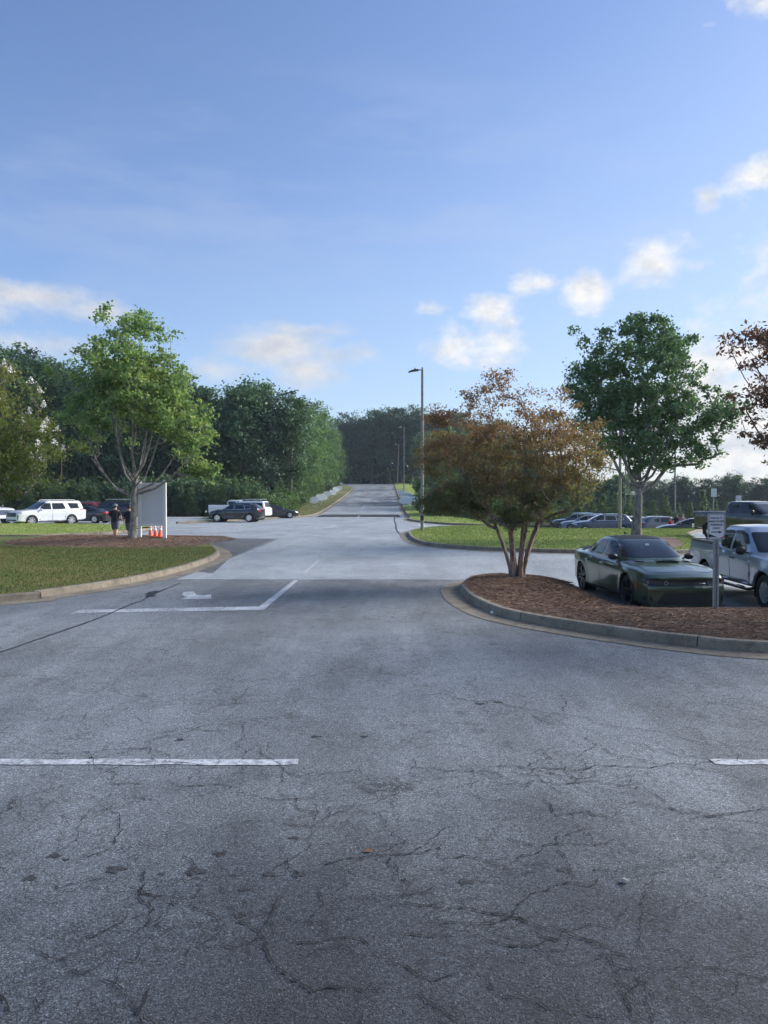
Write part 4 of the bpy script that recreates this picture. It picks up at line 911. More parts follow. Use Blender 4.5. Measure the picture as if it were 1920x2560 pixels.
wood_row([(700, 112, 1000, 'wood3'), (640, 113, 940, 'wood2'), (585, 112, 955, 'wood1'), (530, 114, 960, 'wood0'), (470, 112, 965, 'wood3'), (420, 113, 960, 'wood0'), (360, 112, 955, 'wood2'), (305, 113, 930, 'wood1'), (250, 112, 910, 'wood0'), (190, 113, 900, 'wood2'), (140, 112, 900, 'wood3'), (85, 113, 885, 'wood1'), (30, 112, 860, 'wood0'), (-30, 113, 860, 'wood2')],
         '{} tree from the hill road in the second row of the wood', 'second row of the wood behind the left car park', ['leaf_forest_dk', 'leaf_forest'])
wood_row([(729, 116, 1035, 'gum0'), (752, 131, 1008, 'gum1'), (775, 147, 1003, 'gum0'), (795, 165, 1003, 'gum1'), (812, 184, 1018, 'gum0'), (828, 206, 1045, 'gum1'), (842, 228, 1075, 'gum0')],
         '{} light green sweetgum going up the bank beside the hill road', 'light green trees up the bank beside the hill road', ['leaf_bright'])
wood_row([(880, 238, 1024, 'wood1'), (905, 240, 1026, 'wood3'), (930, 236, 1019, 'wood0'), (950, 243, 1024, 'wood2'), (975, 238, 1012, 'wood1'), (1003, 235, 1014, 'wood0'), (1030, 238, 999, 'wood3'), (1060, 232, 1014, 'wood1'), (1092, 236, 1029, 'wood2'), (1130, 230, 1024, 'wood0'), (1170, 232, 1034, 'wood3'), (860, 246, 1044, 'wood2'), (1215, 232, 1034, 'wood1'), (1262, 234, 1044, 'wood0')],
         '{} dark tree from the bank closing the top of the hill road', 'dark trees closing the top of the hill road', ['leaf_forest_dk', 'leaf_forest', 'leaf_forest_dk', 'leaf_forest', 'leaf_forest'])
wood_row([(1082, 150, 1100, 'gum0'), (1098, 128, 1075, 'wood2'), (1120, 118, 1065, 'gum1'), (1165, 110, 1075, 'wood0'), (1215, 104, 1080, 'gum0'), (1265, 110, 1085, 'wood1'), (1320, 112, 1085, 'wood2'), (1066, 185, 1075, 'wood0')],
         '{} green tree along the far side of the hill road behind the crape myrtle', 'trees behind the crape myrtle and the lamp', ['leaf_forest', 'leaf_forest', 'leaf_bright'])
wood_row([(1350 + i * 34 + (i * 13) % 11, 165 + (i * 7) % 14, 1190 + int(9 * math.sin(i * 1.7)) - (6 if i > 10 else 0), 'wood%d' % (i % 4)) for i in range(20)],
         '{} tree of the far dark wood beyond the walking people', 'far dark wood beyond the right car park', ['leaf_forest_dk', 'leaf_forest_dk', 'leaf_forest'])
# young pines and scrub at the edge of the wood
sp = []
for i in range(28):
    px = 640 - i * 27; y = 83.5 + (i % 3) * 1.0; sp.append(((px - CX) * y / F, y, rt.uniform(.72, .98)))
row('young_pine', sp, ['pine_young'], ['needle_pine'], '{} young pine out from the bank in the scrub edging the left car park', 'young pine', 'young pines edging the left car park')
sp = []
for i in range(24):
    px = 620 - i * 29; y = 87 + (i % 2) * 1.6; sp.append(((px - CX) * y / F, y, rt.uniform(1.5, 2.0)))
row('leafy_shrub', sp, ['shrub'], ['leaf_forest', 'needle_pine'], '{} dark shrub out from the bank behind the young pines', 'shrub', 'shrubs behind the young pines')
sp = [((px - CX) * y / F, y, s) for px, y, s in ((690, 88, .95), (702, 92, 1.0), (712, 98, 1.2), (722, 104, 1.3), (742, 113, 1.3), (755, 121, 1.4), (768, 130, 1.4), (782, 141, 1.4), (797, 155, 1.4), (812, 172, 1.5), (826, 192, 1.5), (838, 212, 1.5))]
row('young_pine', sp, ['pine_young'], ['needle_pine'], '{} bushy young pine climbing the bank behind the white disc signs', 'young pine', 'young pines on the bank')
sp = [((px - CX) * y / F, y, s) for px, y, s in ((668, 84.5, 1.3), (682, 86, 1.0), (700, 89, 1.1), (716, 94, 1.2), (728, 101, 1.3))]
row('leafy_shrub', sp, ['shrub'], ['needle_pine', 'leaf_bright'], '{} leafy shrub at the foot of the bank behind the parked vehicles', 'shrub', 'shrubs at the foot of the bank')
sp = [((px - CX) * y / F, y, s) for px, y, s in ((1086, 88, 1.3), (1095, 84, 1.1), (1100, 82, 1.2), (1128, 80, 1.3), (1160, 80, 1.2), (1195, 80, 1.3), (1092, 102, 1.7), (1080, 118, 1.8), (1068, 138, 1.9))]
row('leafy_shrub', sp, ['shrub'], ['leaf_forest', 'leaf_bright'], '{} shrub in the thicket behind the tall near lamp', 'shrub', 'thicket behind the near lamp')
sp = []
for i in range(20):
    px = 1230 + i * 31; y = 84 + (i * 5) % 6; sp.append(((px - CX) * y / F, y, rt.uniform(.62, .95)))
row('young_pine', sp, ['pine_young'], ['needle_pine'], '{} young pine from the hill road beyond the row with the navy crossover', 'young pine', 'young pines beyond the right car park')
def wood_mass():
    """the depth of the wood behind the rows, one mass of leaves"""
    r = np.random.default_rng(9); out = []
    for (x0, x1, y0, y1, H, n) in ((-75, -13, 118, 126, 17, 26000), (-45, 60, 244, 252, 17, 26000), (-40, 45, 240, 243, 5, 9000), (20, 140, 182, 190, 9.5, 16000), (12, 40, 122, 128, 11, 8000)):
        x = r.uniform(x0, x1, n); y = r.uniform(y0, y1, n); z = r.random(n) ** 1.2 * H * (0.85 + .15 * np.sin(x * .5)) - .5 
        out.append(np.column_stack([x, y, hN(x, y) + z]))
    V = leaf_arrays(np.vstack(out), 1.1, r, .2, .4); o = addobj('wood_depth', npmesh('wood_depth', V, np.arange(len(V)).reshape(-1, 4)), M['leaf_forest'])
    o['kind'] = 'stuff'
wood_mass()
# ---------------------------------------------------------------- vehicles
def pchip(pts, x):
    X = np.array([p[0] for p in pts], float); Y = np.array([p[1] for p in pts], float); hh = np.diff(X); d = np.diff(Y) / hh
    m = np.zeros(len(X)); m[0] = d[0]; m[-1] = d[-1]
    for i in range(1, len(X) - 1):
        if d[i - 1] * d[i] > 0:
            w1 = 2 * hh[i] + hh[i - 1]; w2 = hh[i] + 2 * hh[i - 1]; m[i] = (w1 + w2) / (w1 / d[i - 1] + w2 / d[i])
    x = np.clip(np.asarray(x, float), X[0], X[-1]); k = np.clip(np.searchsorted(X, x) - 1, 0, len(X) - 2); t = (x - X[k]) / hh[k]
    return (2 * t ** 3 - 3 * t ** 2 + 1) * Y[k] + (t ** 3 - 2 * t ** 2 + t) * hh[k] * m[k] + (-2 * t ** 3 + 3 * t ** 2) * Y[k + 1] + (t ** 3 - t ** 2) * hh[k] * m[k + 1]
def lower_body(S):
    Ln, W = S['L'], S['W']; t = np.linspace(-1, 1, 96); xs = Ln / 2 * (0.72 * t + 0.28 * np.sin(t * math.pi / 2)); V = []; F_ = []
    bf, br = S.get('bow', (0.16, 0.08))
    for x in xs:
        w = W / 2 * float(pchip(S['pw'], x)); zb = float(pchip(S['pb'], x)); zs = float(pchip(S['ps'], x)); zt = float(pchip(S['pt'], x)); d = zs - zb; cr = zt - zs
        half = [(0, zb), (.5 * w, zb), (.84 * w, zb), (.93 * w, zb + .03), (.975 * w, zb + .08), (.975 * w, zb + .24 * d), (.978 * w, zb + .42 * d), (.992 * w, zb + .62 * d), (1.0 * w, zb + .73 * d), (.982 * w, zb + .86 * d), (.962 * w, zs - .03), (.93 * w, zs - .004), (.88 * w, zs + .10 * cr + .004), (.76 * w, zs + .42 * cr), (.58 * w, zs + .72 * cr), (.38 * w, zs + .92 * cr), (.18 * w, zt - .002), (0, zt)]
        ring = [(-y, z) for y, z in half[1:-1]][::-1]
        full = half + ring; b = len(V)
        for y, z in full:
            f = abs(x) / (Ln / 2); xx = x - (bf if x > 0 else -br) * (y / (W / 2)) ** 2 * f ** 4 * (1 if x > 0 else 1)
            dy = 0.0
            for wx in (S['wf'], S['wr']):
                q = math.hypot(x - wx, z - S['R']); e = S['arch']
                if abs(y) > .9 * w: dy = max(dy, S.get('flare', .012) * math.exp(-((q - e) / .085) ** 2))
            V.append((xx, y + math.copysign(dy, y) if y else 0, z))
        k = len(full)
    n = len(xs)
    for i in range(n - 1):
        for j in range(k):
            a = i * k + j; c = i * k + (j + 1) % k; F_.append((a, a + k, c + k, c))
    fz = S.get('fz')
    if fz:   # the moulded profile of the nose
        for i in range(len(V)):
            x, y, z = V[i]; q = max(0, (x - (Ln / 2 - .35)) / .35)
            V[i] = (x + float(pchip(fz, z)) * min(1, q), y, z)
    for end, i0, sg, bw in ((0, 0, -1, br), (1, (n - 1) * k, 1, bf)):
        prev = i0; c0 = sum((Vector(V[i0 + j]) for j in range(k)), Vector()) / k
        for s_ in (.92, .8, .66, .5, .34, .18):
            b = len(V)
            for j in range(k):
                x, y, z = V[i0 + j]; yy = y * s_; z2 = c0.z + (z - c0.z) * s_; xx = sg * (Ln / 2 - bw * (yy / (W / 2)) ** 2)
                if sg > 0 and fz: xx += float(pchip(fz, z2))
                V.append((xx, yy, z2))
            for j in range(k):
                q = (prev + j, prev + (j + 1) % k, b + (j + 1) % k, b + j); F_.append(q if sg < 0 else q[::-1])
            prev = b
        q = tuple(prev + j for j in range(k)); F_.append(q if sg < 0 else q[::-1])
    mb = MB(); mb.V = V; mb.F = F_; return mb.mesh('body', 32)
def cabin_mesh(S):
    lv = S['cab']; zz = np.linspace(0, 1, 15) ** 0.8; z0, z1 = lv[0][0], lv[-1][0]; V = []; F_ = []; n = 72; p = S.get('cexp', 5.5)
    Z = z0 + (z1 - z0) * zz; rings = [(z, float(pchip([(l[0], l[1]) for l in lv], z)), float(pchip([(l[0], l[2]) for l in lv], z)), float(pchip([(l[0], l[3]) for l in lv], z)), 1.0) for z in Z]
    z, xf, xr, hw, _ = rings[-1]; cr = S.get('crown', .045)
    for s in (.985, .95, .88, .75, .55, .3): rings.append((z + cr * (1 - s ** 2) ** .8, xf, xr, hw, s))
    for z, xf, xr, hw, s in rings:
        m = (xf + xr) / 2; hx = (xf - xr) / 2
        for k in range(n):
            a = 2 * math.pi * k / n; c, q = math.cos(a), math.sin(a)
            V.append((m + hx * s * math.copysign(abs(c) ** (2 / p), c), hw * s * math.copysign(abs(q) ** (2 / p), q), z))
    for i in range(len(rings) - 1):
        for k in range(n): a = i * n + k; c = i * n + (k + 1) % n; F_.append((a, c, c + n, a + n))
    F_.append(tuple((len(rings) - 1) * n + k for k in range(n))); F_.append(tuple(range(n))[::-1])
    mb = MB(); mb.V = V; mb.F = F_; return mb.mesh('cabin', 40)
def bvh_of(meshes):
    V = []; F_ = []
    for me in meshes:
        b = len(V); V += [v.co.copy() for v in me.vertices]; F_ += [tuple(i + b for i in p.vertices) for p in me.polygons]
    return BVHTree.FromPolygons(V, F_)
VIEW = {'L': (lambda a, b: (a, 3, b), (0, -1, 0)), 'R': (lambda a, b: (a, -3, b), (0, 1, 0)), 'F': (lambda a, b: (6, a, b), (-1, 0, 0)), 'B': (lambda a, b: (-6, a, b), (1, 0, 0)), 'T': (lambda a, b: (a, b, 4), (0, 0, -1))}
def rounded(poly, r):
    out = []; n = len(poly)
    for i in range(n):
        p = Vector(poly[i]); a = Vector(poly[i - 1]) - p; b = Vector(poly[(i + 1) % n]) - p
        q = min(r, a.length * .45, b.length * .45); a = p + a.normalized() * q; b = p + b.normalized() * q
        for t in (0, .33, .67, 1): out.append(tuple(a * (1 - t) ** 2 + p * 2 * t * (1 - t) + b * t * t))
    return out
def decal(bvh, view, poly, off, mat, name, parent, r=0.03, step=0.07, depth=0.0):
    fn, dr = VIEW[view]; poly = rounded(poly, r) if r else [tuple(p) for p in poly]
    dense = []
    for i, a in enumerate(poly):
        b = poly[(i + 1) % len(poly)]; k = max(1, int(math.dist(a, b) / step))
        for j in range(k): dense.append((a[0] + (b[0] - a[0]) * j / k, a[1] + (b[1] - a[1]) * j / k))
    xs = [p[0] for p in dense]; ys = [p[1] for p in dense]
    gx, gy = np.meshgrid(np.arange(min(xs) + step / 2, max(xs), step), np.arange(min(ys) + step / 2, max(ys), step)); k = inpoly(gx.ravel(), gy.ravel(), dense)
    pts = [Vector(p) for p in dense] + [Vector(p) for p in zip(gx.ravel()[k], gy.ravel()[k])]
    vo, _, fo, *_ = delaunay_2d_cdt(pts, [(i, (i + 1) % len(dense)) for i in range(len(dense))], [], 0, 1e-5)
    V = []; ok = []
    for v in vo:
        hit, nr, _, _ = bvh.ray_cast(Vector(fn(v.x, v.y)), Vector(dr))
        if hit is None: V.append((0, 0, 0)); ok.append(False)
        else:
            if nr.dot(Vector(dr)) > 0: nr = -nr
            V.append(tuple(hit + nr * off)); ok.append(True)
    F_ = []
    for f in fo:
        c = sum((vo[i] for i in f), Vector((0, 0))) / len(f)
        if all(ok[i] for i in f) and inpoly(np.array([c.x]), np.array([c.y]), dense)[0]: 
            q = [Vector(V[i]) for i in f]; nn = (q[1] - q[0]).cross(q[2] - q[0])
            if max((q[0] - q[1]).length, (q[1] - q[2]).length, (q[0] - q[2]).length) > .6: continue
            F_.append(tuple(f) if nn.dot(Vector(dr)) < 0 else tuple(f)[::-1])
    if not F_: return None
    used = sorted({i for f in F_ for i in f}); mp = {a: b for b, a in enumerate(used)}
    me = bpy.data.meshes.new(name); me.from_pydata([V[i] for i in used], [], [tuple(mp[i] for i in f) for f in F_]); me.update()
    me.polygons.foreach_set('use_smooth', [True] * len(me.polygons))
    return addobj(name, me, M[mat] if isinstance(mat, str) else mat, parent)
def grow_poly(poly, d):
    c = Vector((sum(p[0] for p in poly) / len(poly), sum(p[1] for p in poly) / len(poly))); a = 0.0; n = len(poly); out = []
    for i in range(n): a += poly[i][0] * poly[(i + 1) % n][1] - poly[(i + 1) % n][0] * poly[i][1]
    s = 1 if a > 0 else -1
    for i in range(n):
        p = Vector(poly[i]); e1 = (p - Vector(poly[i - 1])).normalized(); e2 = (Vector(poly[(i + 1) % n]) - p).normalized()
        n1 = Vector((e1.y, -e1.x)) * s; n2 = Vector((e2.y, -e2.x)) * s; b = (n1 + n2); b = b / max(.35, b.length_squared) * 2 * 0.5 * 2 if b.length > .2 else n1
        out.append((p.x + b.x * d * .5 * 1.0 + n1.x * 0, p.y + b.y * d * .5))
    return out
def boolean(me, cutters):
    a = bpy.data.objects.new('tmp', me); COL.objects.link(a); dead = [a]
    for c in cutters:
        o = bpy.data.objects.new('tmpc', c); COL.objects.link(o); dead.append(o)
        md = a.modifiers.new('b', 'BOOLEAN'); md.operation = 'DIFFERENCE'; md.solver = 'EXACT'; md.object = o
    bpy.context.view_layer.update(); dg = bpy.context.evaluated_depsgraph_get()
    out = bpy.data.meshes.new_from_object(a.evaluated_get(dg)); out.name = me.name
    for o in dead: bpy.data.objects.remove(o)
    if len(out.polygons) < 50: return me
    smooth(out, 32); out.materials.clear(); return out
WHEELS = {}
def wheel_meshes(R_, wid, style, mat):
    key = (R_, wid, style, mat)
    if key in WHEELS: return WHEELS[key]
    t = MB(); rr = R_ * (.70 if style != 'truck' else .60); h2 = wid / 2
    t.lathe([(rr, -h2 * .82), (rr + .012, -h2 * .92), (R_ * .93, -h2), (R_ * .985, -h2 * .86), (R_, -h2 * .6), (R_ * .994, -h2 * .3), (R_, 0), (R_ * .994, h2 * .3), (R_, h2 * .6), (R_ * .985, h2 * .86), (R_ * .93, h2), (rr + .012, h2 * .92), (rr, h2 * .82), (rr, -h2 * .82)], n=40, axis='Y')
    rm = MB(); rm.lathe([(rr * 1.0, h2 * .90), (rr * 1.0, h2 * .80), (rr * .93, h2 * .70), (rr * .90, -h2 * .7)], n=40, axis='Y')
    ns = {'five': 5, 'ten': 10, 'seven': 7, 'truck': 6}[style]
    for i in range(ns):
        a = 2 * math.pi * i / ns
        for s in ((-1, 1) if style in ('five', 'seven') else (0,)):
            a2 = a + s * (.20 if style == 'five' else .13); w = (.030 if style in ('five', 'seven') else (.055 if style == 'ten' else .085)) * R_ / .35
            p0 = (math.cos(a + s * .25) * rr * .18, h2 * .62, math.sin(a + s * .25) * rr * .18); p1 = (math.cos(a2) * rr * .95, h2 * .80, math.sin(a2) * rr * .95)
            d = Vector(p1) - Vector(p0); m_ = (Vector(p0) + Vector(p1)) / 2; ang = math.atan2(d.z, d.x)
            mt = Matrix.Rotation(-ang, 3, 'Y'); vs = []
            for y in (-.022, .022):
                for xx, zz_ in ((-d.length / 2, -w * .5), (d.length / 2, -w * .75), (d.length / 2, w * .75), (-d.length / 2, w * .5)): vs.append(mt @ Vector((xx, y, zz_)) + m_)
            rm.add(vs, [(0, 1, 2, 3), (7, 6, 5, 4), (0, 4, 5, 1), (1, 5, 6, 2), (2, 6, 7, 3), (3, 7, 4, 0)])
    rm.lathe([(.001, h2 * .80), (rr * .16, h2 * .78), (rr * .22, h2 * .62), (rr * .22, -.0)], n=20, axis='Y')
    dk = MB(); dk.lathe([(.001, -.0), (rr * .55, -.0), (rr * .55, -.03), (rr * .9, -h2 * .7)], n=24, axis='Y')
    a = t.mesh('tyre', 50); a.materials.append(M['rubber']); b = rm.mesh('rim', 30); b.materials.append(M[mat]); c = dk.mesh('brake_disc', 30); c.materials.append(M['black'])
    WHEELS[key] = (a, b, c); return WHEELS[key]
def put(me, name, parent, loc, rz=0):
    o = bpy.data.objects.new(name, me); COL.objects.link(o); o.parent = parent; o.location = loc; o.rotation_euler = (0, 0, rz); return o
def vehicle(name, label, cat, S, loc, heading, paint, group=None, rims='rim', style='five', parts='full', steer=0.0):
    """heading: the way the front points, in degrees anticlockwise from +x"""
    root = empty(name, loc, R(heading), label, cat, group); P_ = M[paint]
    lo = lower_body(S); cut = MB()
    for wx in (S['wf'], S['wr']):
        for s in (-1, 1):
            c0 = s * (S['W'] / 2 - .34); c1 = s * (S['W'] / 2 + .3); q = sorted((c0, c1))
            n = 32; b = len(cut.V)
            for y in q:
                for k in range(n): a = 2 * math.pi * k / n; cut.V.append((wx + S['arch'] * math.cos(a), y, S['R'] + S['arch'] * math.sin(a)))
            for k in range(n): cut.F.append((b + k, b + (k + 1) % n, b + n + (k + 1) % n, b + n + k))
            cut.F.append(tuple(b + k for k in range(n))); cut.F.append(tuple(b + n + k for k in range(n)))
    cutters = [cut.mesh('c')]
    if 'bed' in S:
        x0, x1, hw, zf = S['bed']; bx = MB(); bx.box(((x0 + x1) / 2, 0, zf + 1), (x1 - x0, hw * 2, 2)); cutters.append(bx.mesh('c2'))
    body = boolean(lo, cutters); cab = cabin_mesh(S); bv = bvh_of([lo, cab]); bl = bvh_of([lo]); bc = bvh_of([cab])
    bo = addobj('body', body, P_, root)
    # black lining of the wheel wells and the underside
    addobj('cabin', cab, P_, root)
    ln = MB()
    for wx in (S['wf'], S['wr']):
        for s in (-1, 1):
            b = len(ln.V); n = 24; r_ = S['arch'] - .004
            for y in (s * (S['W'] / 2 - .33), s * (S['W'] / 2 - .035)):
                for k in range(n + 1): a = -.35 + (math.pi + .7) * k / n; ln.V.append((wx + r_ * math.cos(a), y, S['R'] + r_ * math.sin(a)))
            for k in range(n): ln.F.append((b + k, b + k + 1, b + n + 2 + k, b + n + 1 + k))
            b2 = len(ln.V); ln.V += [(wx + r_ * math.cos(2 * math.pi * k / n), s * (S['W'] / 2 - .325), S['R'] + r_ * math.sin(2 * math.pi * k / n)) for k in range(n)]; ln.F.append(tuple(range(b2, b2 + n)))
    ln.box((0, 0, S['pb'][len(S['pb']) // 2][1] + .03), (S['L'] * .86, S['W'] * .78, .08))
    ln.build('underbody', M['black'], root)
    for view in ('L', 'R'):
        for i, w in enumerate(S['windows']):
            if parts == 'full' and S.get('trim'):
                decal(bc, view, grow_poly(w, .045), .0025, S['trim'], 'window_trim', root, r=.05, step=.09)
            decal(bc, view, w, .006, 'glass', 'window', root, r=.05, step=.09)
        for dpoly in S.get('doors', ()):
            decal(bl, view, grow_poly(dpoly, .022), .0018, 'black', 'door_seam', root, r=.05, step=.12)
            d = decal(bl, view, dpoly, .0045, paint, 'door', root, r=.05, step=.08)
            hx, hz = max(p[0] for p in dpoly) * 0 + min(p[0] for p in dpoly) + .17, S['handle']
            hit, nr, _, _ = bl.ray_cast(Vector((hx, 3 if view == 'L' else -3, hz)), Vector((0, -1 if view == 'L' else 1, 0)))
            if hit and d:
                hb = MB(); hb.box((hit.x, hit.y + (.02 if view == 'L' else -.02), hz), (.19, .03, .035)); hb.build('handle', M[S.get('handle_mat', paint)], d)
        for nm, mt, poly, off in S.get('side', ()):
            decal(bv, view, poly, off, paint if mt == 'paint' else mt, nm, root, r=.02, step=.06)
    for nm, view, mt, poly, off, rr in S.get('decals', ()):
        decal(bv, view, poly, off, paint if mt == 'paint' else mt, nm, root, r=rr, step=.06)
    tm, rm, dk = wheel_meshes(S['R'], S['tw'], style, rims)
    for wx in (S['wf'], S['wr']):
        for s in (-1, 1):
            o = put(tm, 'wheel', root, (wx, s * (S['W'] / 2 - S['tw'] / 2 - .025), S['R']), 0 if s > 0 else math.pi)
            if wx > 0 and steer: o.rotation_euler.z += steer
            put(rm, 'rim', o, (0, 0, 0)); put(dk, 'brake_disc', o, (0, 0, 0))
    mx, mz = S['mirror']
    for s in (-1, 1):
        mb = MB(); yy = s * (float(pchip([(l[0], l[3]) for l in S['cab']], mz)) + .10 + S.get('mout', 0)); mb.ell((mx, yy, mz), (.055, .115, S.get('mh', .085) * .85), 14, 10); mb.box((mx, yy - s * .11, mz - .04), (.05, .12, .03)); 
        mb.build('wing_mirror', M[S.get('mirror_mat', paint)], root)
    for f in S.get('extra', ()): f(root, S, paint, bv)
    root.location.z = loc[2]
    return root
def kbox(name, mat, c, d, taper=1.0, ry=0.0):
    def f(root, S, paint, bv):
        mb = MB(); mb.box(c, d, taper=taper, ry=ry); mb.build(name, M[paint if mat == 'paint' else mat], root)
    return f
def rails(z, x0, x1, y, mat='chrome'):
    def f(root, S, paint, bv):
        for s in (-1, 1):
            mb = MB(); mb.tube([(x0, s * y, z - .04), (x0 + .1, s * y, z + .02), (x1 - .1, s * y, z + .02), (x1, s * y, z - .04)], .018, 6); mb.build('roof_rail', M[mat], root)
    return f

# --- low wide sedan with a hood scoop
def scoop(root, S, paint, bv):
    mb = MB(); n = 9; V = []
    for i in range(n):
        t = i / (n - 1); x = .98 + .52 * t; wv = .30 * (1 - .25 * (1 - t)); up = .050 * (t ** .8) * 1.0
        hit = bv.ray_cast(Vector((x, 0, 3)), Vector((0, 0, -1)))[0]; z0 = hit.z if hit else .95
        for k in range(9):
            q = -1 + 2 * k / 8; V.append((x, q * wv, z0 - .012 + (up + .012) * (1 - abs(q) ** 4)))
    F_ = [(i * 9 + k, i * 9 + k + 1, (i + 1) * 9 + k + 1, (i + 1) * 9 + k) for i in range(n - 1) for k in range(8)]
    mb.add(V, F_); o = mb.build('hood_scoop', M[paint], root)
    z0 = bv.ray_cast(Vector((1.51, 0, 3)), Vector((0, 0, -1)))[0].z
    vb = MB(); vb.box((1.495, 0, z0 + .014), (.02, .47, .036)); vb.build('air_slot', M['black'], o)
    for s in (-1, 1):
        hit = bv.ray_cast(Vector((1.2, s * .52, 3)), Vector((0, 0, -1)))[0]; e = MB(); e.box((1.18, s * .52, hit.z + .006), (.26, .12, .012), rz=-s * .12); e.build('heat_extractor', M['black'], root)
def spoiler(root, S, paint, bv):
    mb = MB(); V = []; n = 13
    for i in range(n):
        y = -.72 + 1.44 * i / 12; q = (y / .72) ** 2; x = -2.20 + .12 * q
        V += [(x + .18, y, 1.035), (x - .12, y, 1.075 - .02 * q), (x - .14, y, 1.105 - .03 * q), (x + .10, y, 1.065)]
    mb.add(V, [(i * 4 + a, i * 4 + (a + 1) % 4, (i + 1) * 4 + (a + 1) % 4, (i + 1) * 4 + a) for i in range(n - 1) for a in range(4)] + [(0, 1, 2, 3), tuple((n - 1) * 4 + a for a in (3, 2, 1, 0))]); mb.build('spoiler', M['black'], root)
def splitter(root, S, paint, bv):
    mb = MB(); V = []; n = 15
    for i in range(n):
        y = -.88 + 1.76 * i / 14; x = 2.56 - .30 * (abs(y) / .92) ** 2.4
        V += [(x - .12, y, .125), (x + .015, y, .125), (x + .02, y, .145), (x - .12, y, .16)]
    mb.add(V, [(i * 4 + a, i * 4 + (a + 1) % 4, (i + 1) * 4 + (a + 1) % 4, (i + 1) * 4 + a) for i in range(n - 1) for a in range(4)]); mb.build('splitter', M['black'], root)
    fin = MB(); fin.add([(-1.0, .02, 1.475), (-.83, .015, 1.48), (-1.02, 0, 1.54), (-1.0, -.02, 1.475)], [(0, 1, 2), (1, 3, 2), (3, 0, 2), (0, 3, 1)]); fin.build('antenna_fin', M['black'], root)
    tg = MB(); tg.box((.40, 0, 1.24), (.01, .09, .15)); tg.build('hanging_tag', M['cone_white'], root)
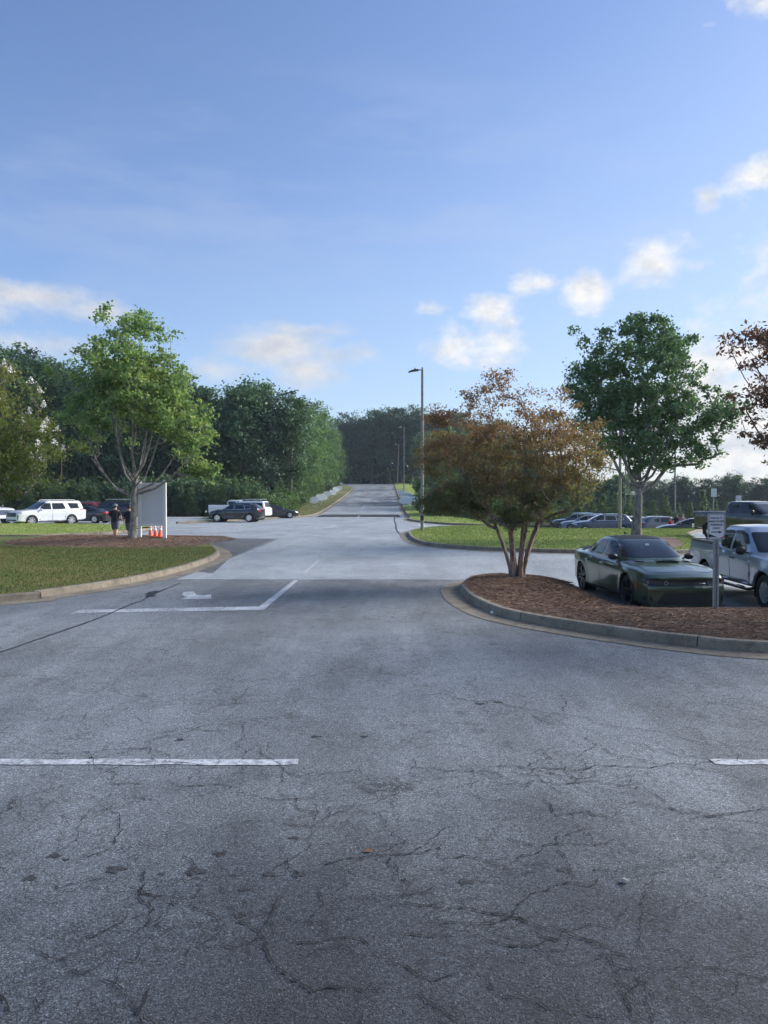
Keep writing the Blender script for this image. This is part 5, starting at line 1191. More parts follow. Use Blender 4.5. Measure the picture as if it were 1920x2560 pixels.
SED = dict(L=5.1, W=1.9, R=.355, arch=.405, wf=1.52, wr=-1.53, tw=.26, flare=.02, fz=[(.10, -.03), (.20, .0), (.42, .0), (.50, .02), (.55, .015), (.57, -.035), (.69, -.04), (.715, -.01), (.75, -.02)], bow=(.24, .12), mirror=(.62, 1.03), mirror_mat='black', handle=.84,
    pw=[(-2.55, .80), (-2.40, .90), (-2.0, .965), (-1.5, 1.0), (-.9, .985), (0, .965), (.8, .975), (1.5, 1.0), (2.0, .975), (2.35, .92), (2.55, .86)],
    pb=[(-2.55, .34), (-2.35, .22), (-1.8, .19), (0, .17), (1.8, .15), (2.4, .13), (2.55, .15)],
    ps=[(-2.55, .93), (-2.2, 1.0), (-1.6, 1.0), (-.6, .955), (.5, .925), (1.5, .885), (2.1, .82), (2.4, .765), (2.55, .71)],
    pt=[(-2.55, .98), (-2.3, 1.075), (-1.8, 1.06), (-.6, 1.0), (.5, .99), (.95, 1.0), (1.6, .955), (2.1, .875), (2.38, .82), (2.55, .755)],
    cab=[(.93, 1.10, -2.05, .845), (1.02, .93, -1.92, .80), (1.15, .66, -1.66, .745), (1.28, .36, -1.36, .69), (1.38, .06, -1.06, .635), (1.425, -.16, -.84, .575)], crown=.04, cexp=4.2,
    windows=[[(.60, 1.005), (-.22, 1.01), (-.20, 1.355), (.02, 1.345), (.30, 1.23)], [(-.32, 1.01), (-1.12, 1.03), (-1.05, 1.30), (-.75, 1.36), (-.30, 1.365)], [(-1.19, 1.04), (-1.52, 1.10), (-1.12, 1.28)]],
    doors=[[(1.02, .30), (1.05, .88), (.62, .925), (-.24, .94), (-.24, .26), (.9, .26)], [(-.27, .26), (-.27, .94), (-1.16, .95), (-1.22, .75), (-1.02, .5), (-.98, .26)]],
    side=[('marker_light', 'amber', [(2.02, .46), (1.98, .46), (1.99, .62), (2.03, .60)], .006), ('sill', 'black', [(1.08, .18), (-1.08, .20), (-1.08, .225), (1.08, .205)], .008)],
    decals=[('windscreen', 'F', 'glass', [(-.70, 1.03), (.70, 1.03), (.56, 1.375), (-.56, 1.375)], .006, .05), ('rear_window', 'B', 'glass', [(-.62, 1.10), (.62, 1.10), (.5, 1.375), (-.5, 1.375)], .006, .05),
            ('roof_panel', 'T', 'black', [(-.02, -.52), (-.02, .52), (-.95, .54), (-.95, -.54)], .006, .08),
            ('headlight', 'F', 'black', [(.50, .56), (.56, .68), (.90, .73), (.905, .63), (.78, .56)], .007, .02), ('headlight', 'F', 'black', [(-.50, .56), (-.56, .68), (-.90, .73), (-.905, .63), (-.78, .56)], .007, .02),
            ('upper_grille', 'F', 'black', [(-.56, .572), (.56, .572), (.60, .66), (.40, .695), (-.40, .695), (-.60, .66)], .006, .02),
            ('lower_grille', 'F', 'black', [(-.66, .19), (.66, .19), (.50, .44), (-.50, .44)], .006, .04),
            ('air_intake', 'F', 'black', [(.70, .24), (.86, .25), (.84, .34), (.74, .36)], .006, .03), ('air_intake', 'F', 'black', [(-.70, .24), (-.86, .25), (-.84, .34), (-.74, .36)], .006, .03),
            ('hood_seam', 'T', 'black', [(2.30, -.50), (2.30, .50), (2.14, .70), (1.02, .80), (1.02, -.80), (2.14, -.70)], .0015, .03), ('hood', 'T', 'paint', [(2.285, -.49), (2.285, .49), (2.13, .68), (1.03, .78), (1.03, -.78), (2.13, -.68)], .004, .03),
            ('running_light', 'F', 'lens_dark', [(.60, .655), (.86, .682), (.86, .692), (.60, .665)], .010, .002), ('running_light', 'F', 'lens_dark', [(-.60, .655), (-.86, .682), (-.86, .692), (-.60, .665)], .010, .002), ('bumper_crease', 'F', 'black', [(-.80, .452), (.80, .452), (.80, .462), (-.80, .462)], .004, .002), ('grille_badge', 'F', 'chrome', [(.20, .612), (.36, .612), (.36, .628), (.20, .628)], .012, .004),
            ('tail_light', 'B', 'red', [(-.85, .82), (.85, .82), (.85, .92), (-.85, .92)], .006, .03)],
    extra=[scoop, spoiler, splitter])
# ring lights in the grille corners
def rings(root, S, paint, bv):
    for s in (-1, 1):
        hit = bv.ray_cast(Vector((6, s * .46, .625)), Vector((-1, 0, 0)))[0]
        mb = MB(); mb.tube([(hit.x + .012, s * .46 + .034 * math.cos(a), .625 + .034 * math.sin(a)) for a in [k * math.pi / 8 for k in range(17)]], .006, 5, False); mb.build('intake_ring', M['galv'], root)
SED['extra'].append(rings)

# --- pickups
def tailgate_light(z0, z1, y0, y1):
    return [('tail_light', 'B', 'red', [(s * y0, z0), (s * y1, z0), (s * y1, z1), (s * y0, z1)], .01, .01) for s in (-1, 1)]
def steps(y, x0, x1, z):
    def f(root, S, paint, bv):
        for s in (-1, 1):
            mb = MB(); mb.tube([(x0, s * (y - .12), z + .05), (x0 + .12, s * y, z), (x1 - .12, s * y, z), (x1, s * (y - .12), z + .05)], .035, 8); mb.build('side_step', M['black'], root)
            pd = MB()
            for xx in (x0 + .35, x1 - .55): pd.box((xx, s * y, z + .036), (.34, .09, .012))
            pd.build('step_pad', M['chrome'], root)
    return f
PK = dict(L=5.25, W=1.87, R=.375, arch=.46, wf=1.66, wr=-1.54, tw=.26, flare=.045, bow=(.16, .03), mirror=(.80, 1.20), mirror_mat='black', mh=.11, mout=.06, handle=1.00, handle_mat='black',
    pw=[(-2.62, .955), (-2.5, .97), (0, .98), (1.6, 1.0), (2.3, .97), (2.62, .90)], pb=[(-2.62, .50), (-2.3, .46), (0, .42), (1.9, .40), (2.4, .33), (2.62, .38)],
    ps=[(-2.62, 1.26), (-1.0, 1.255), (0, 1.16), (.9, 1.13), (1.8, 1.09), (2.4, 1.02), (2.62, .93)], pt=[(-2.62, 1.275), (-1.0, 1.27), (0, 1.17), (1.0, 1.20), (1.9, 1.14), (2.4, 1.06), (2.62, .98)],
    cab=[(1.10, 1.22, -.98, .885), (1.25, 1.05, -.97, .85), (1.45, .75, -.93, .79), (1.62, .50, -.86, .735), (1.71, .34, -.74, .675)], crown=.05, cexp=7,
    windows=[[(.76, 1.19), (-.02, 1.18), (-.02, 1.60), (.30, 1.61), (.50, 1.52)], [(-.12, 1.18), (-.62, 1.20), (-.80, 1.36), (-.70, 1.58), (-.12, 1.60)]],
    doors=[[(.98, .52), (1.0, 1.10), (-.06, 1.12), (-.06, .46), (.85, .46)], [(-.09, .46), (-.09, 1.12), (-.88, 1.16), (-.88, .72), (-.78, .46)]],
    side=[('bed_gap', 'black', [(-.985, .5), (-1.0, .5), (-1.0, 1.26), (-.985, 1.26)], .004)], bed=(-2.54, -1.06, .80, .80),
    decals=[('windscreen', 'F', 'glass', [(-.76, 1.18), (.76, 1.18), (.66, 1.60), (-.66, 1.60)], .006, .05), ('rear_window', 'B', 'glass', [(-.6, 1.28), (.6, 1.28), (.56, 1.58), (-.56, 1.58)], .006, .05),
            ('grille', 'F', 'black', [(-.5, .66), (.5, .66), (.58, .92), (-.58, .92)], .008, .04), ('headlight', 'F', 'lens', [(.62, .72), (.86, .74), (.88, .92), (.64, .94)], .008, .03), ('headlight', 'F', 'lens', [(-.62, .72), (-.86, .74), (-.88, .92), (-.64, .94)], .008, .03)] + tailgate_light(.86, 1.18, .80, .90),
    extra=[steps(.93, -.95, 1.1, .36), kbox('rear_bumper', 'chrome', (-2.68, 0, .55), (.14, 1.7, .17))])
def railcap(mat, z, x0, x1, y):
    def f(root, S, paint, bv):
        for s in (-1, 1):
            mb = MB(); mb.box(((x0 + x1) / 2, s * y, z), (x1 - x0, .085, .022)); mb.build('bed_rail_cap', M[mat], root)
        mb = MB(); mb.box((x0 - .02, 0, z), (.06, y * 2 - .09, .022)); mb.build('tailgate_cap', M[mat], root)
    return f
def visors(root, S, paint, bv):
    for view, s in (('R', -1), ('L', 1)):
        for poly in ([(.72, 1.36), (.50, 1.55), (.30, 1.625), (-.02, 1.62), (-.02, 1.56), (.26, 1.56), (.44, 1.49), (.62, 1.33)], [(-.12, 1.62), (-.66, 1.60), (-.66, 1.54), (-.12, 1.56)]):
            decal(bv, view, poly, .02, 'black', 'window_visor', root, r=.01, step=.05)
PK['extra'] += [railcap('black', 1.285, -2.56, -1.0, .87), visors]
FK = dict(L=5.9, W=2.03, R=.42, arch=.50, wf=1.88, wr=-1.82, tw=.29, flare=.045, bow=(.10, .03), mirror=(.98, 1.42), mirror_mat='black', mh=.14, mout=.12, handle=1.14,
    pw=[(-2.95, .96), (-2.8, .975), (0, .985), (1.8, 1.0), (2.7, .98), (2.95, .93)], pb=[(-2.95, .62), (-2.6, .56), (0, .52), (2.2, .50), (2.7, .44), (2.95, .50)],
    ps=[(-2.95, 1.40), (-1.1, 1.40), (0, 1.33), (1.0, 1.31), (1.9, 1.30), (2.7, 1.24), (2.95, 1.14)], pt=[(-2.95, 1.41), (-1.1, 1.41), (0, 1.34), (1.1, 1.38), (2.0, 1.37), (2.7, 1.30), (2.95, 1.20)],
    cab=[(1.28, 1.42, -1.08, .955), (1.45, 1.22, -1.07, .92), (1.65, .90, -1.03, .86), (1.82, .62, -.95, .80), (1.90, .48, -.84, .75)], crown=.05, cexp=7,
    windows=[[(.90, 1.36), (0, 1.36), (0, 1.79), (.42, 1.79), (.62, 1.70)], [(-.10, 1.36), (-.88, 1.37), (-.90, 1.72), (-.80, 1.79), (-.10, 1.79)]],
    doors=[[(1.12, .66), (1.12, 1.26), (-.04, 1.28), (-.04, .58), (1.0, .58)], [(-.07, .58), (-.07, 1.28), (-.98, 1.30), (-.98, .80), (-.88, .58)]],
    side=[('bed_gap', 'black', [(-1.085, .6), (-1.10, .6), (-1.10, 1.40), (-1.085, 1.40)], .004)],
    decals=[('windscreen', 'F', 'glass', [(-.82, 1.37), (.82, 1.37), (.72, 1.80), (-.72, 1.80)], .006, .05), ('rear_window', 'B', 'glass', [(-.7, 1.44), (.7, 1.44), (.64, 1.76), (-.64, 1.76)], .006, .05),
            ('bed_cover', 'T', 'black', [(-2.86, -.86), (-2.86, .86), (-1.16, .86), (-1.16, -.86)], .012, .03),
            ('grille', 'F', 'chrome', [(-.62, .76), (.62, .76), (.66, 1.14), (-.66, 1.14)], .008, .04), ('headlight', 'F', 'lens', [(.70, .86), (.95, .86), (.95, 1.16), (.70, 1.16)], .008, .03), ('headlight', 'F', 'lens', [(-.70, .86), (-.95, .86), (-.95, 1.16), (-.70, 1.16)], .008, .03)] + tailgate_light(1.0, 1.34, .84, .96),
    extra=[steps(1.0, -1.0, 1.2, .44), kbox('rear_bumper', 'chrome', (-3.02, 0, .68), (.16, 1.85, .2)), kbox('tow_hook', 'chrome', (1.38, -.96, 1.24), (.16, .02, .06))])
# --- tall and mid-size family vehicles
SUV = dict(L=5.35, W=2.05, R=.40, arch=.45, wf=1.62, wr=-1.45, tw=.28, flare=.03, bow=(.14, .06), mirror=(.95, 1.22), mh=.11, mout=.05, handle=1.08, trim=None,
    pw=[(-2.67, .93), (-2.45, .97), (0, .985), (1.6, 1.0), (2.4, .98), (2.67, .93)], pb=[(-2.67, .46), (-2.3, .38), (0, .33), (2.2, .30), (2.67, .36)],
    ps=[(-2.67, 1.16), (-1.0, 1.19), (0, 1.18), (1.1, 1.17), (2.2, 1.12), (2.5, 1.06), (2.67, .96)], pt=[(-2.67, 1.18), (-1.0, 1.2), (0, 1.19), (1.2, 1.24), (2.1, 1.19), (2.5, 1.12), (2.67, 1.02)],
    cab=[(1.12, 1.38, -2.60, .955), (1.30, 1.16, -2.56, .92), (1.50, .88, -2.50, .86), (1.70, .58, -2.42, .80), (1.83, .36, -2.30, .745)], crown=.05, cexp=8,
    windows=[[(.98, 1.23), (.12, 1.22), (.12, 1.68), (.50, 1.68), (.74, 1.55)], [(.02, 1.22), (-.72, 1.23), (-1.02, 1.26), (-.86, 1.68), (.02, 1.68)], [(-1.40, 1.26), (-2.36, 1.30), (-2.30, 1.66), (-1.20, 1.68)]],
    doors=[[(1.16, .52), (1.16, 1.10), (.07, 1.13), (.07, .42), (1.0, .42)], [(.04, .42), (.04, 1.13), (-.98, 1.14), (-1.06, .96), (-.92, .42)]],
    side=[], decals=[('windscreen', 'F', 'glass', [(-.82, 1.26), (.82, 1.26), (.70, 1.76), (-.70, 1.76)], .006, .05), ('rear_window', 'B', 'glass', [(-.78, 1.28), (.78, 1.28), (.7, 1.72), (-.7, 1.72)], .006, .05),
            ('grille', 'F', 'black', [(-.66, .70), (.66, .70), (.70, 1.00), (-.70, 1.00)], .008, .04), ('headlight', 'F', 'lens', [(.74, .90), (.98, .90), (.98, 1.02), (.74, 1.02)], .008, .02), ('headlight', 'F', 'lens', [(-.74, .90), (-.98, .90), (-.98, 1.02), (-.74, 1.02)], .008, .02),
            ('fog_trim', 'F', 'black', [(.84, .52), (.90, .52), (.93, .80), (.80, .82)], .008, .01), ('fog_trim', 'F', 'black', [(-.84, .52), (-.90, .52), (-.93, .80), (-.80, .82)], .008, .01),
            ('lower_grille', 'F', 'black', [(-.70, .40), (.70, .40), (.66, .50), (-.66, .50)], .008, .02)] + tailgate_light(.95, 1.40, .84, .95),
    extra=[rails(1.90, -1.9, .2, .70, 'cone_white'), steps(1.0, -.95, 1.15, .32)])
CRS = dict(L=4.68, W=1.90, R=.37, arch=.415, wf=1.42, wr=-1.40, tw=.25, flare=.02, bow=(.18, .10), mirror=(.72, 1.10), mh=.09, mout=.03, handle=.98, trim='chrome',
    pw=[(-2.34, .86), (-2.1, .95), (-1.4, 1.0), (0, .98), (1.4, 1.0), (2.0, .96), (2.34, .86)], pb=[(-2.34, .42), (-2.1, .30), (0, .24), (1.9, .24), (2.34, .30)],
    ps=[(-2.34, 1.02), (-1.8, 1.07), (0, 1.03), (.9, 1.0), (1.6, .95), (2.1, .86), (2.34, .76)], pt=[(-2.34, 1.06), (-1.8, 1.1), (0, 1.05), (1.0, 1.08), (1.7, 1.02), (2.1, .93), (2.34, .82)],
    cab=[(1.0, 1.20, -2.20, .87), (1.15, .94, -2.12, .83), (1.33, .62, -1.98, .77), (1.48, .30, -1.80, .71), (1.57, .06, -1.60, .65)], crown=.045, cexp=6,
    windows=[[(.74, 1.09), (-.02, 1.09), (-.02, 1.46), (.24, 1.46), (.48, 1.34)], [(-.10, 1.09), (-.95, 1.10), (-.86, 1.46), (-.10, 1.47)], [(-1.02, 1.11), (-1.50, 1.18), (-1.36, 1.38), (-.93, 1.46)]],
    doors=[[(.98, .42), (.98, .93), (-.06, .97), (-.06, .34), (.9, .34)], [(-.09, .34), (-.09, .97), (-1.0, .99), (-1.06, .8), (-.86, .34)]],
    side=[('lower_trim', 'chrome', [(.92, .30), (-.88, .30), (-.88, .325), (.92, .325)], .008)], decals=[('windscreen', 'F', 'glass', [(-.74, 1.10), (.74, 1.10), (.62, 1.52), (-.62, 1.52)], .006, .05), ('rear_window', 'B', 'glass', [(-.7, 1.16), (.7, 1.16), (.58, 1.50), (-.58, 1.50)], .006, .05),
            ('grille', 'F', 'black', [(-.44, .48), (.44, .48), (.5, .80), (-.5, .80)], .008, .05), ('headlight', 'F', 'lens', [(.56, .70), (.84, .72), (.86, .82), (.58, .82)], .008, .02), ('headlight', 'F', 'lens', [(-.56, .70), (-.84, .72), (-.86, .82), (-.58, .82)], .008, .02),
            ('tail_light', 'B', 'red', [(.56, .88), (.86, .88), (.86, 1.0), (.56, 1.02)], .008, .02), ('tail_light', 'B', 'red', [(-.56, .88), (-.86, .88), (-.86, 1.0), (-.56, 1.02)], .008, .02)],
    extra=[rails(1.62, -1.5, .15, .60, 'chrome')])
def stretch(S, kx, kz, **kw):
    T = dict(S)
    for k in ('pw', 'pb', 'ps', 'pt'): T[k] = [(x * kx, v * (kz if k != 'pw' else 1)) for x, v in S[k]]
    T['cab'] = [(z * kz, a * kx, b * kx, w) for z, a, b, w in S['cab']]
    for k in ('windows', 'doors'): T[k] = [[(x * kx, z * kz) for x, z in p] for p in S[k]]
    T['side'] = [(a, b, [(x * kx, z * kz) for x, z in p], o) for a, b, p, o in S['side']]
    T['decals'] = [(n, v, m, [((x * kx) if v == 'T' else x, z if v == 'T' else z * kz) for x, z in p], o, r) for n, v, m, p, o, r in S['decals']]
    T['L'] = S['L'] * kx; T['wf'] = S['wf'] * kx; T['wr'] = S['wr'] * kx; T['handle'] = S['handle'] * kz; T['mirror'] = (S['mirror'][0] * kx, S['mirror'][1] * kz); T.update(kw); return T
SAL = dict(L=4.85, W=1.85, R=.335, arch=.375, wf=1.42, wr=-1.40, tw=.23, flare=.012, bow=(.2, .12), mirror=(.62, 1.0), handle=.86, trim=None,
    pw=[(-2.42, .84), (-2.2, .93), (-1.4, 1.0), (0, .98), (1.4, 1.0), (2.1, .94), (2.42, .82)], pb=[(-2.42, .34), (-2.2, .22), (0, .18), (2.0, .18), (2.42, .22)],
    ps=[(-2.42, .90), (-1.9, .95), (0, .90), (1.0, .87), (1.8, .78), (2.42, .60)], pt=[(-2.42, .98), (-2.1, 1.03), (-1.6, 1.02), (0, .93), (1.0, .95), (1.8, .86), (2.42, .66)],
    cab=[(.88, 1.15, -2.0, .84), (1.0, .92, -1.80, .80), (1.15, .60, -1.50, .74), (1.28, .30, -1.15, .68), (1.38, .0, -.80, .62)], crown=.045, cexp=4.5,
    windows=[[(.66, .97), (-.12, .97), (-.12, 1.30), (.10, 1.30), (.38, 1.17)], [(-.20, .97), (-1.0, .99), (-1.25, 1.04), (-.85, 1.26), (-.20, 1.31)]],
    doors=[[(.95, .32), (.95, .82), (-.16, .86), (-.16, .26), (.85, .26)], [(-.19, .26), (-.19, .86), (-1.05, .88), (-1.1, .7), (-.85, .26)]],
    side=[], decals=[('windscreen', 'F', 'glass', [(-.70, .98), (.70, .98), (.56, 1.34), (-.56, 1.34)], .006, .05), ('rear_window', 'B', 'glass', [(-.64, 1.04), (.64, 1.04), (.5, 1.32), (-.5, 1.32)], .006, .05),
            ('grille', 'F', 'black', [(-.5, .36), (.5, .36), (.46, .58), (-.46, .58)], .008, .05), ('headlight', 'F', 'lens', [(.52, .54), (.82, .58), (.84, .68), (.56, .66)], .008, .02), ('headlight', 'F', 'lens', [(-.52, .54), (-.82, .58), (-.84, .68), (-.56, .66)], .008, .02),
            ('tail_light', 'B', 'red', [(.42, .80), (.84, .80), (.84, .92), (.42, .93)], .008, .02), ('tail_light', 'B', 'red', [(-.42, .80), (-.84, .80), (-.84, .92), (-.42, .93)], .008, .02)], extra=[])

def at(px, y, dz=0.0): x = (px - CX) * y / F; return (x, y, h(x, y) + dz)
def zz(x, y): return (x, y, h(x, y) + 0.005)
vehicle('parked_sedan', 'dark green sedan with black roof and hood scoop, parked nose towards the pine straw island', 'car', SED, zz(6.12, 17.95), -86.5, 'p_green', rims='rim_black', style='five')
vehicle('pickup_truck', 'silver crew cab pickup with black bed rails beside the dark green sedan', 'pickup truck', PK, zz(9.02, 17.55), -92.0, 'p_silver', rims='rim', style='truck')
vehicle('pickup_truck', 'black green crew cab pickup with covered bed behind the silver pickup', 'pickup truck', FK, zz(17.75, 36.0), -70, 'p_truck', rims='rim', style='truck')
GL = 'vehicles in the left car park'; GR = 'vehicles in the right car park'
vehicle('sport_utility_vehicle', 'large white sport utility vehicle with black grille on the left behind the grass strip', 'suv', SUV, at(116, 56.5), -128, 'p_white', GL, style='seven')
vehicle('pickup_truck', 'white pickup nose beside the big white sport utility vehicle, cut off by the frame', 'pickup truck', FK, at(-48, 59), -28, 'p_white', GL, style='truck')
vehicle('parked_sedan', 'small black sedan with red tail light just behind the walking man', 'car', SAL, at(213, 62), 168, 'p_black', GL, style='ten')
vehicle('sport_utility_vehicle', 'dark blue black sport utility vehicle partly hidden by the grey barked maple', 'suv', stretch(SUV, .94, .94), at(278, 69), 170, 'p_black', GL, style='ten')
vehicle('parked_car', 'red car of which only a strip of roof shows above the black sedan', 'car', stretch(CRS, 1.0, 1.0, trim=None), at(205, 75), 175, 'p_red', GL, style='ten')
vehicle('crossover', 'black crossover with silver wheels and chrome window trim by the thin grass strip', 'crossover', CRS, at(592, 64.5), 171, 'p_black', GL, style='ten')
vehicle('sport_utility_vehicle', 'white sport utility vehicle whose roof and tail show behind the black crossover', 'suv', stretch(SUV, .9, .95), at(612, 70.5), 167, 'p_white', GL, style='ten')
vehicle('pickup_truck', 'white pickup with red tail light, its bed sticking out past the black crossover', 'pickup truck', stretch(FK, .95, .95, bed=(-2.7, -1.1, .86, .95)), at(594, 76), 6, 'p_white', GL, style='truck')
vehicle('parked_car', 'dark low car at the foot of the bank right of the white tail', 'car', SAL, at(685, 75.5), 20, 'p_black', GL, style='ten')
vehicle('crossover', 'navy crossover with chrome window line beside the far lamp pole', 'crossover', stretch(CRS, 1.09, 1.07), at(1505, 64), 176, 'p_navy', GR, style='ten')
vehicle('crossover', 'slate blue car between the navy crossover and the dark one', 'crossover', stretch(CRS, 1.0, .97, trim=None), at(1466, 67.5), 172, 'p_slate', GR, style='ten')
vehicle('crossover', 'dark crossover furthest along the row, its nose touching the crape myrtle leaves', 'crossover', CRS, at(1440, 71.5), 172, 'p_black', GR, style='ten')
vehicle('parked_car', 'white car of which a sliver shows beside the mottled trunk', 'car', SAL, at(1578, 69), 174, 'p_white', GR, style='ten')
vehicle('sport_utility_vehicle', 'grey sport utility vehicle with red tail light behind the walking people', 'suv', stretch(CRS, 1.05, 1.06, trim=None), at(1668, 66.5, -.25), 4, 'p_grey', GR, style='ten')
vehicle('parked_sedan', 'black sedan with dark wheels behind the black green pickup tail', 'car', SAL, at(1722, 58, .0), 160, 'p_black', GR, style='ten', rims='rim_black')
# ---------------------------------------------------------------- people
def skin_mesh(name, joints, edges, radii, root, sub=1):
    me = bpy.data.meshes.new(name); me.from_pydata(joints, edges, []); me.update()
    o = bpy.data.objects.new(name, me); COL.objects.link(o); md = o.modifiers.new('s', 'SKIN'); md.use_smooth_shade = True
    for i, r_ in enumerate(radii): me.skin_vertices[0].data[i].radius = r_ if hasattr(r_, '__len__') else (r_, r_)
    for i in range(len(joints)): me.skin_vertices[0].data[i].use_root = (i == root)
    if sub: s = o.modifiers.new('u', 'SUBSURF'); s.levels = sub; s.render_levels = sub
    bpy.context.view_layer.update(); out = bpy.data.meshes.new_from_object(o.evaluated_get(bpy.context.evaluated_depsgraph_get())); out.name = name
    bpy.data.objects.remove(o); out.polygons.foreach_set('use_smooth', [True] * len(out.polygons)); out.materials.clear(); return out
def person(label, loc, heading, ht, stride, shirt, shorts, shoe, hair, group=None, cap=None, long_hair=False, elbow=0.15, slim=1.0, skirt=False, shorts_len=1.0, bag=False):
    """faces +x of its own frame; stride in metres moves the feet apart"""
    k = ht / 1.76; root = empty('person', loc, R(heading), label, 'person', group, scale=k); s = stride; w = slim
    J = dict(pel=(0, 0, .94), wai=(.0, 0, 1.10), che=(.01, 0, 1.32), nec=(.015, 0, 1.47), he0=(.03, 0, 1.56), he1=(.035, 0, 1.66), he2=(.03, 0, 1.72))
    V = []; E = []; Rd = []; ix = {}
    def add(n, p, r_, to=None): ix[n] = len(V); V.append(p); Rd.append(r_); (E.append((ix[to], ix[n])) if to else None)
    add('pel', J['pel'], .125 * w); add('wai', J['wai'], .125 * w, 'pel'); add('che', J['che'], .125 * w, 'wai'); add('nec', J['nec'], .06, 'che'); add('he0', J['he0'], .072, 'nec'); add('he1', J['he1'], .088, 'he0'); add('he2', J['he2'], .065, 'he1'); add('nose', (.135, 0, 1.615), .014, 'he1')
    hands = []
    for sd, q in ((1, 1), (-1, -1)):
        n = 'l' if sd > 0 else 'r'; f = s / 2 * q; kn = (f * .55 + (.06 if f < 0 else .07), sd * .095, .50)
        add('hip' + n, (0, sd * .09 * w, .87), .095 * w, 'pel'); add('kn' + n, kn, .062 * w, 'hip' + n); add('cf' + n, (f * .8 + kn[0] * .15, sd * .095, .34), .060 * w, 'kn' + n); lift = .05 if f < 0 else 0
        add('an' + n, (f, sd * .095, .09 + lift), .038, 'cf' + n); add('to' + n, (f + .16, sd * .105, .035 + (0 if f > 0 else .01)), .032, 'an' + n)
        add('sh' + n, (0, sd * .175 * w, 1.41), .058 * w, 'che'); el = (-.06 - f * .25, sd * (.235 * w + .01), 1.13); add('el' + n, el, .043, 'sh' + n)
        wr = (el[0] + .05 + elbow * .6 - f * .15, sd * (.25 * w + .01), .90 + elbow * .25); add('wr' + n, wr, .028, 'el' + n); pm = (wr[0] + .02, wr[1] - sd * .005, wr[2] - .075); add('pm' + n, pm, .028, 'wr' + n); hands.append((pm, sd))
    me = skin_mesh('body', V, E, Rd, 0)
    fm = MB()
    for pm, sd in hands:
        for j in range(4):
            x0 = pm[0] - .028 + j * .018; ln = (.068, .078, .074, .058)[3 - j]; fm.tube([(x0, pm[1], pm[2] - .01), (x0 + .004, pm[1] - sd * .004, pm[2] - .03 - ln * .45), (x0 + .008, pm[1] - sd * .022, pm[2] - .03 - ln * .95)], [.010, .009, .007], 6)
        fm.tube([(pm[0] + .025, pm[1], pm[2] + .03), (pm[0] + .05, pm[1] - sd * .008, pm[2] - .005), (pm[0] + .055, pm[1] - sd * .015, pm[2] - .035)], [.012, .010, .008], 6)
    for sd in (-1, 1): fm.ell((.03, sd * .083, 1.625), (.018, .008, .03), 8, 6)
    b0 = len(me.vertices); bm = bmesh.new(); bm.from_mesh(me); fme = fm.mesh('f', 60); bm.from_mesh(fme); bm.to_mesh(me); bm.free(); me.polygons.foreach_set('use_smooth', [True] * len(me.polygons))
    body = addobj('body', me, M['skin'], root)
    eye = MB()
    for sd in (-1, 1): eye.ell((.112, sd * .034, 1.645), (.012, .014, .009), 8, 6)
    eye.ell((.112, 0, 1.565), (.008, .028, .007), 8, 6); eye.build('face_features', M['ink'], root)
    def loft(name, rings, tubes, mat):
        m_ = MB(); n_ = 18; V_ = []
        for x, rx, ry, z in rings:
            for q in range(n_): an = 2 * math.pi * q / n_; V_.append((x + rx * math.cos(an), ry * math.sin(an), z))
        m_.add(V_, [(i * n_ + q, i * n_ + (q + 1) % n_, (i + 1) * n_ + (q + 1) % n_, (i + 1) * n_ + q) for i in range(len(rings) - 1) for q in range(n_)] + [tuple(range(n_)), tuple((len(rings) - 1) * n_ + q for q in range(n_))])
        for pts_, rr_ in tubes: m_.tube(pts_, rr_, 12)
        m_.build(name, M[mat], root, 60)
    sl = []
    for sd in (1, -1):
        f = s / 2 * sd; p0 = Vector((0, sd * .155 * w, 1.40)); p1 = p0.lerp(Vector((-.06 - f * .25, sd * (.235 * w + .01), 1.13)), .8); sl.append(([tuple(p0), tuple(p0.lerp(p1, .5)), tuple(p1)], [.072, .072, .074]))
    loft('shirt', [(0, .148 * w, .185 * w, .88), (0, .145 * w, .175 * w, 1.02), (0, .142 * w, .172 * w, 1.15), (.005, .145 * w, .188 * w, 1.28), (.0, .132 * w, .20 * w, 1.38), (.0, .10, .165 * w, 1.435), (.01, .07, .08, 1.475)], sl, shirt)
    lg_ = []
    for sd in (1, -1):
        f = s / 2 * sd; kn = Vector((f * .55 + .065, sd * .1, .50)); hp = Vector((0, sd * .085 * w, .90)); p1 = hp.lerp(kn, shorts_len * .92); lg_.append(([tuple(hp), tuple(hp.lerp(p1, .5)), tuple(p1)], [.108 * w, .105 * w, .10 * w]))
    loft('shorts', [(0, .10, .13 * w, .80), (0, .142 * w, .172 * w, .86), (0, .142 * w, .178 * w, .94), (0, .13 * w, .165 * w, 1.0)], lg_, shorts)
    sh = MB()
    for sd in (1, -1):
        f = s / 2 * sd; l = .05 if f < 0 else 0
        sh.ell((f + .075, sd * .10, .045 + l * .6), (.145, .052, .045), 12, 6); sh.ell((f + .0, sd * .098, .07 + l), (.06, .045, .055), 10, 6)
        sh.build('shoe', M[shoe], root); sh = MB()
    hr = MB(); hr.ell((.012, 0, 1.665), (.108, .094, .095), 14, 9)
    if long_hair: hr.ell((-.055, 0, 1.56), (.065, .09, .17), 12, 8); hr.ell((-.07, 0, 1.42), (.045, .085, .13), 12, 8)
    hr.build('hair', M[hair], root)
    if cap:
        cp = MB(); cp.lathe([(.118, 0), (.118, .03), (.108, .07), (.075, .105), (.001, .12)], (.015, 0, 1.655), 18); cp.box((.155 if cap > 0 else -.14, 0, 1.665), (.12, .14, .014)); cp.build('cap', M['c_cap'], root)
    if bag:
        bg = MB(); bg.ell((-.17, 0, 1.2), (.09, .15, .2), 12, 8); bg.build('backpack', M['c_black'], root)
    return root
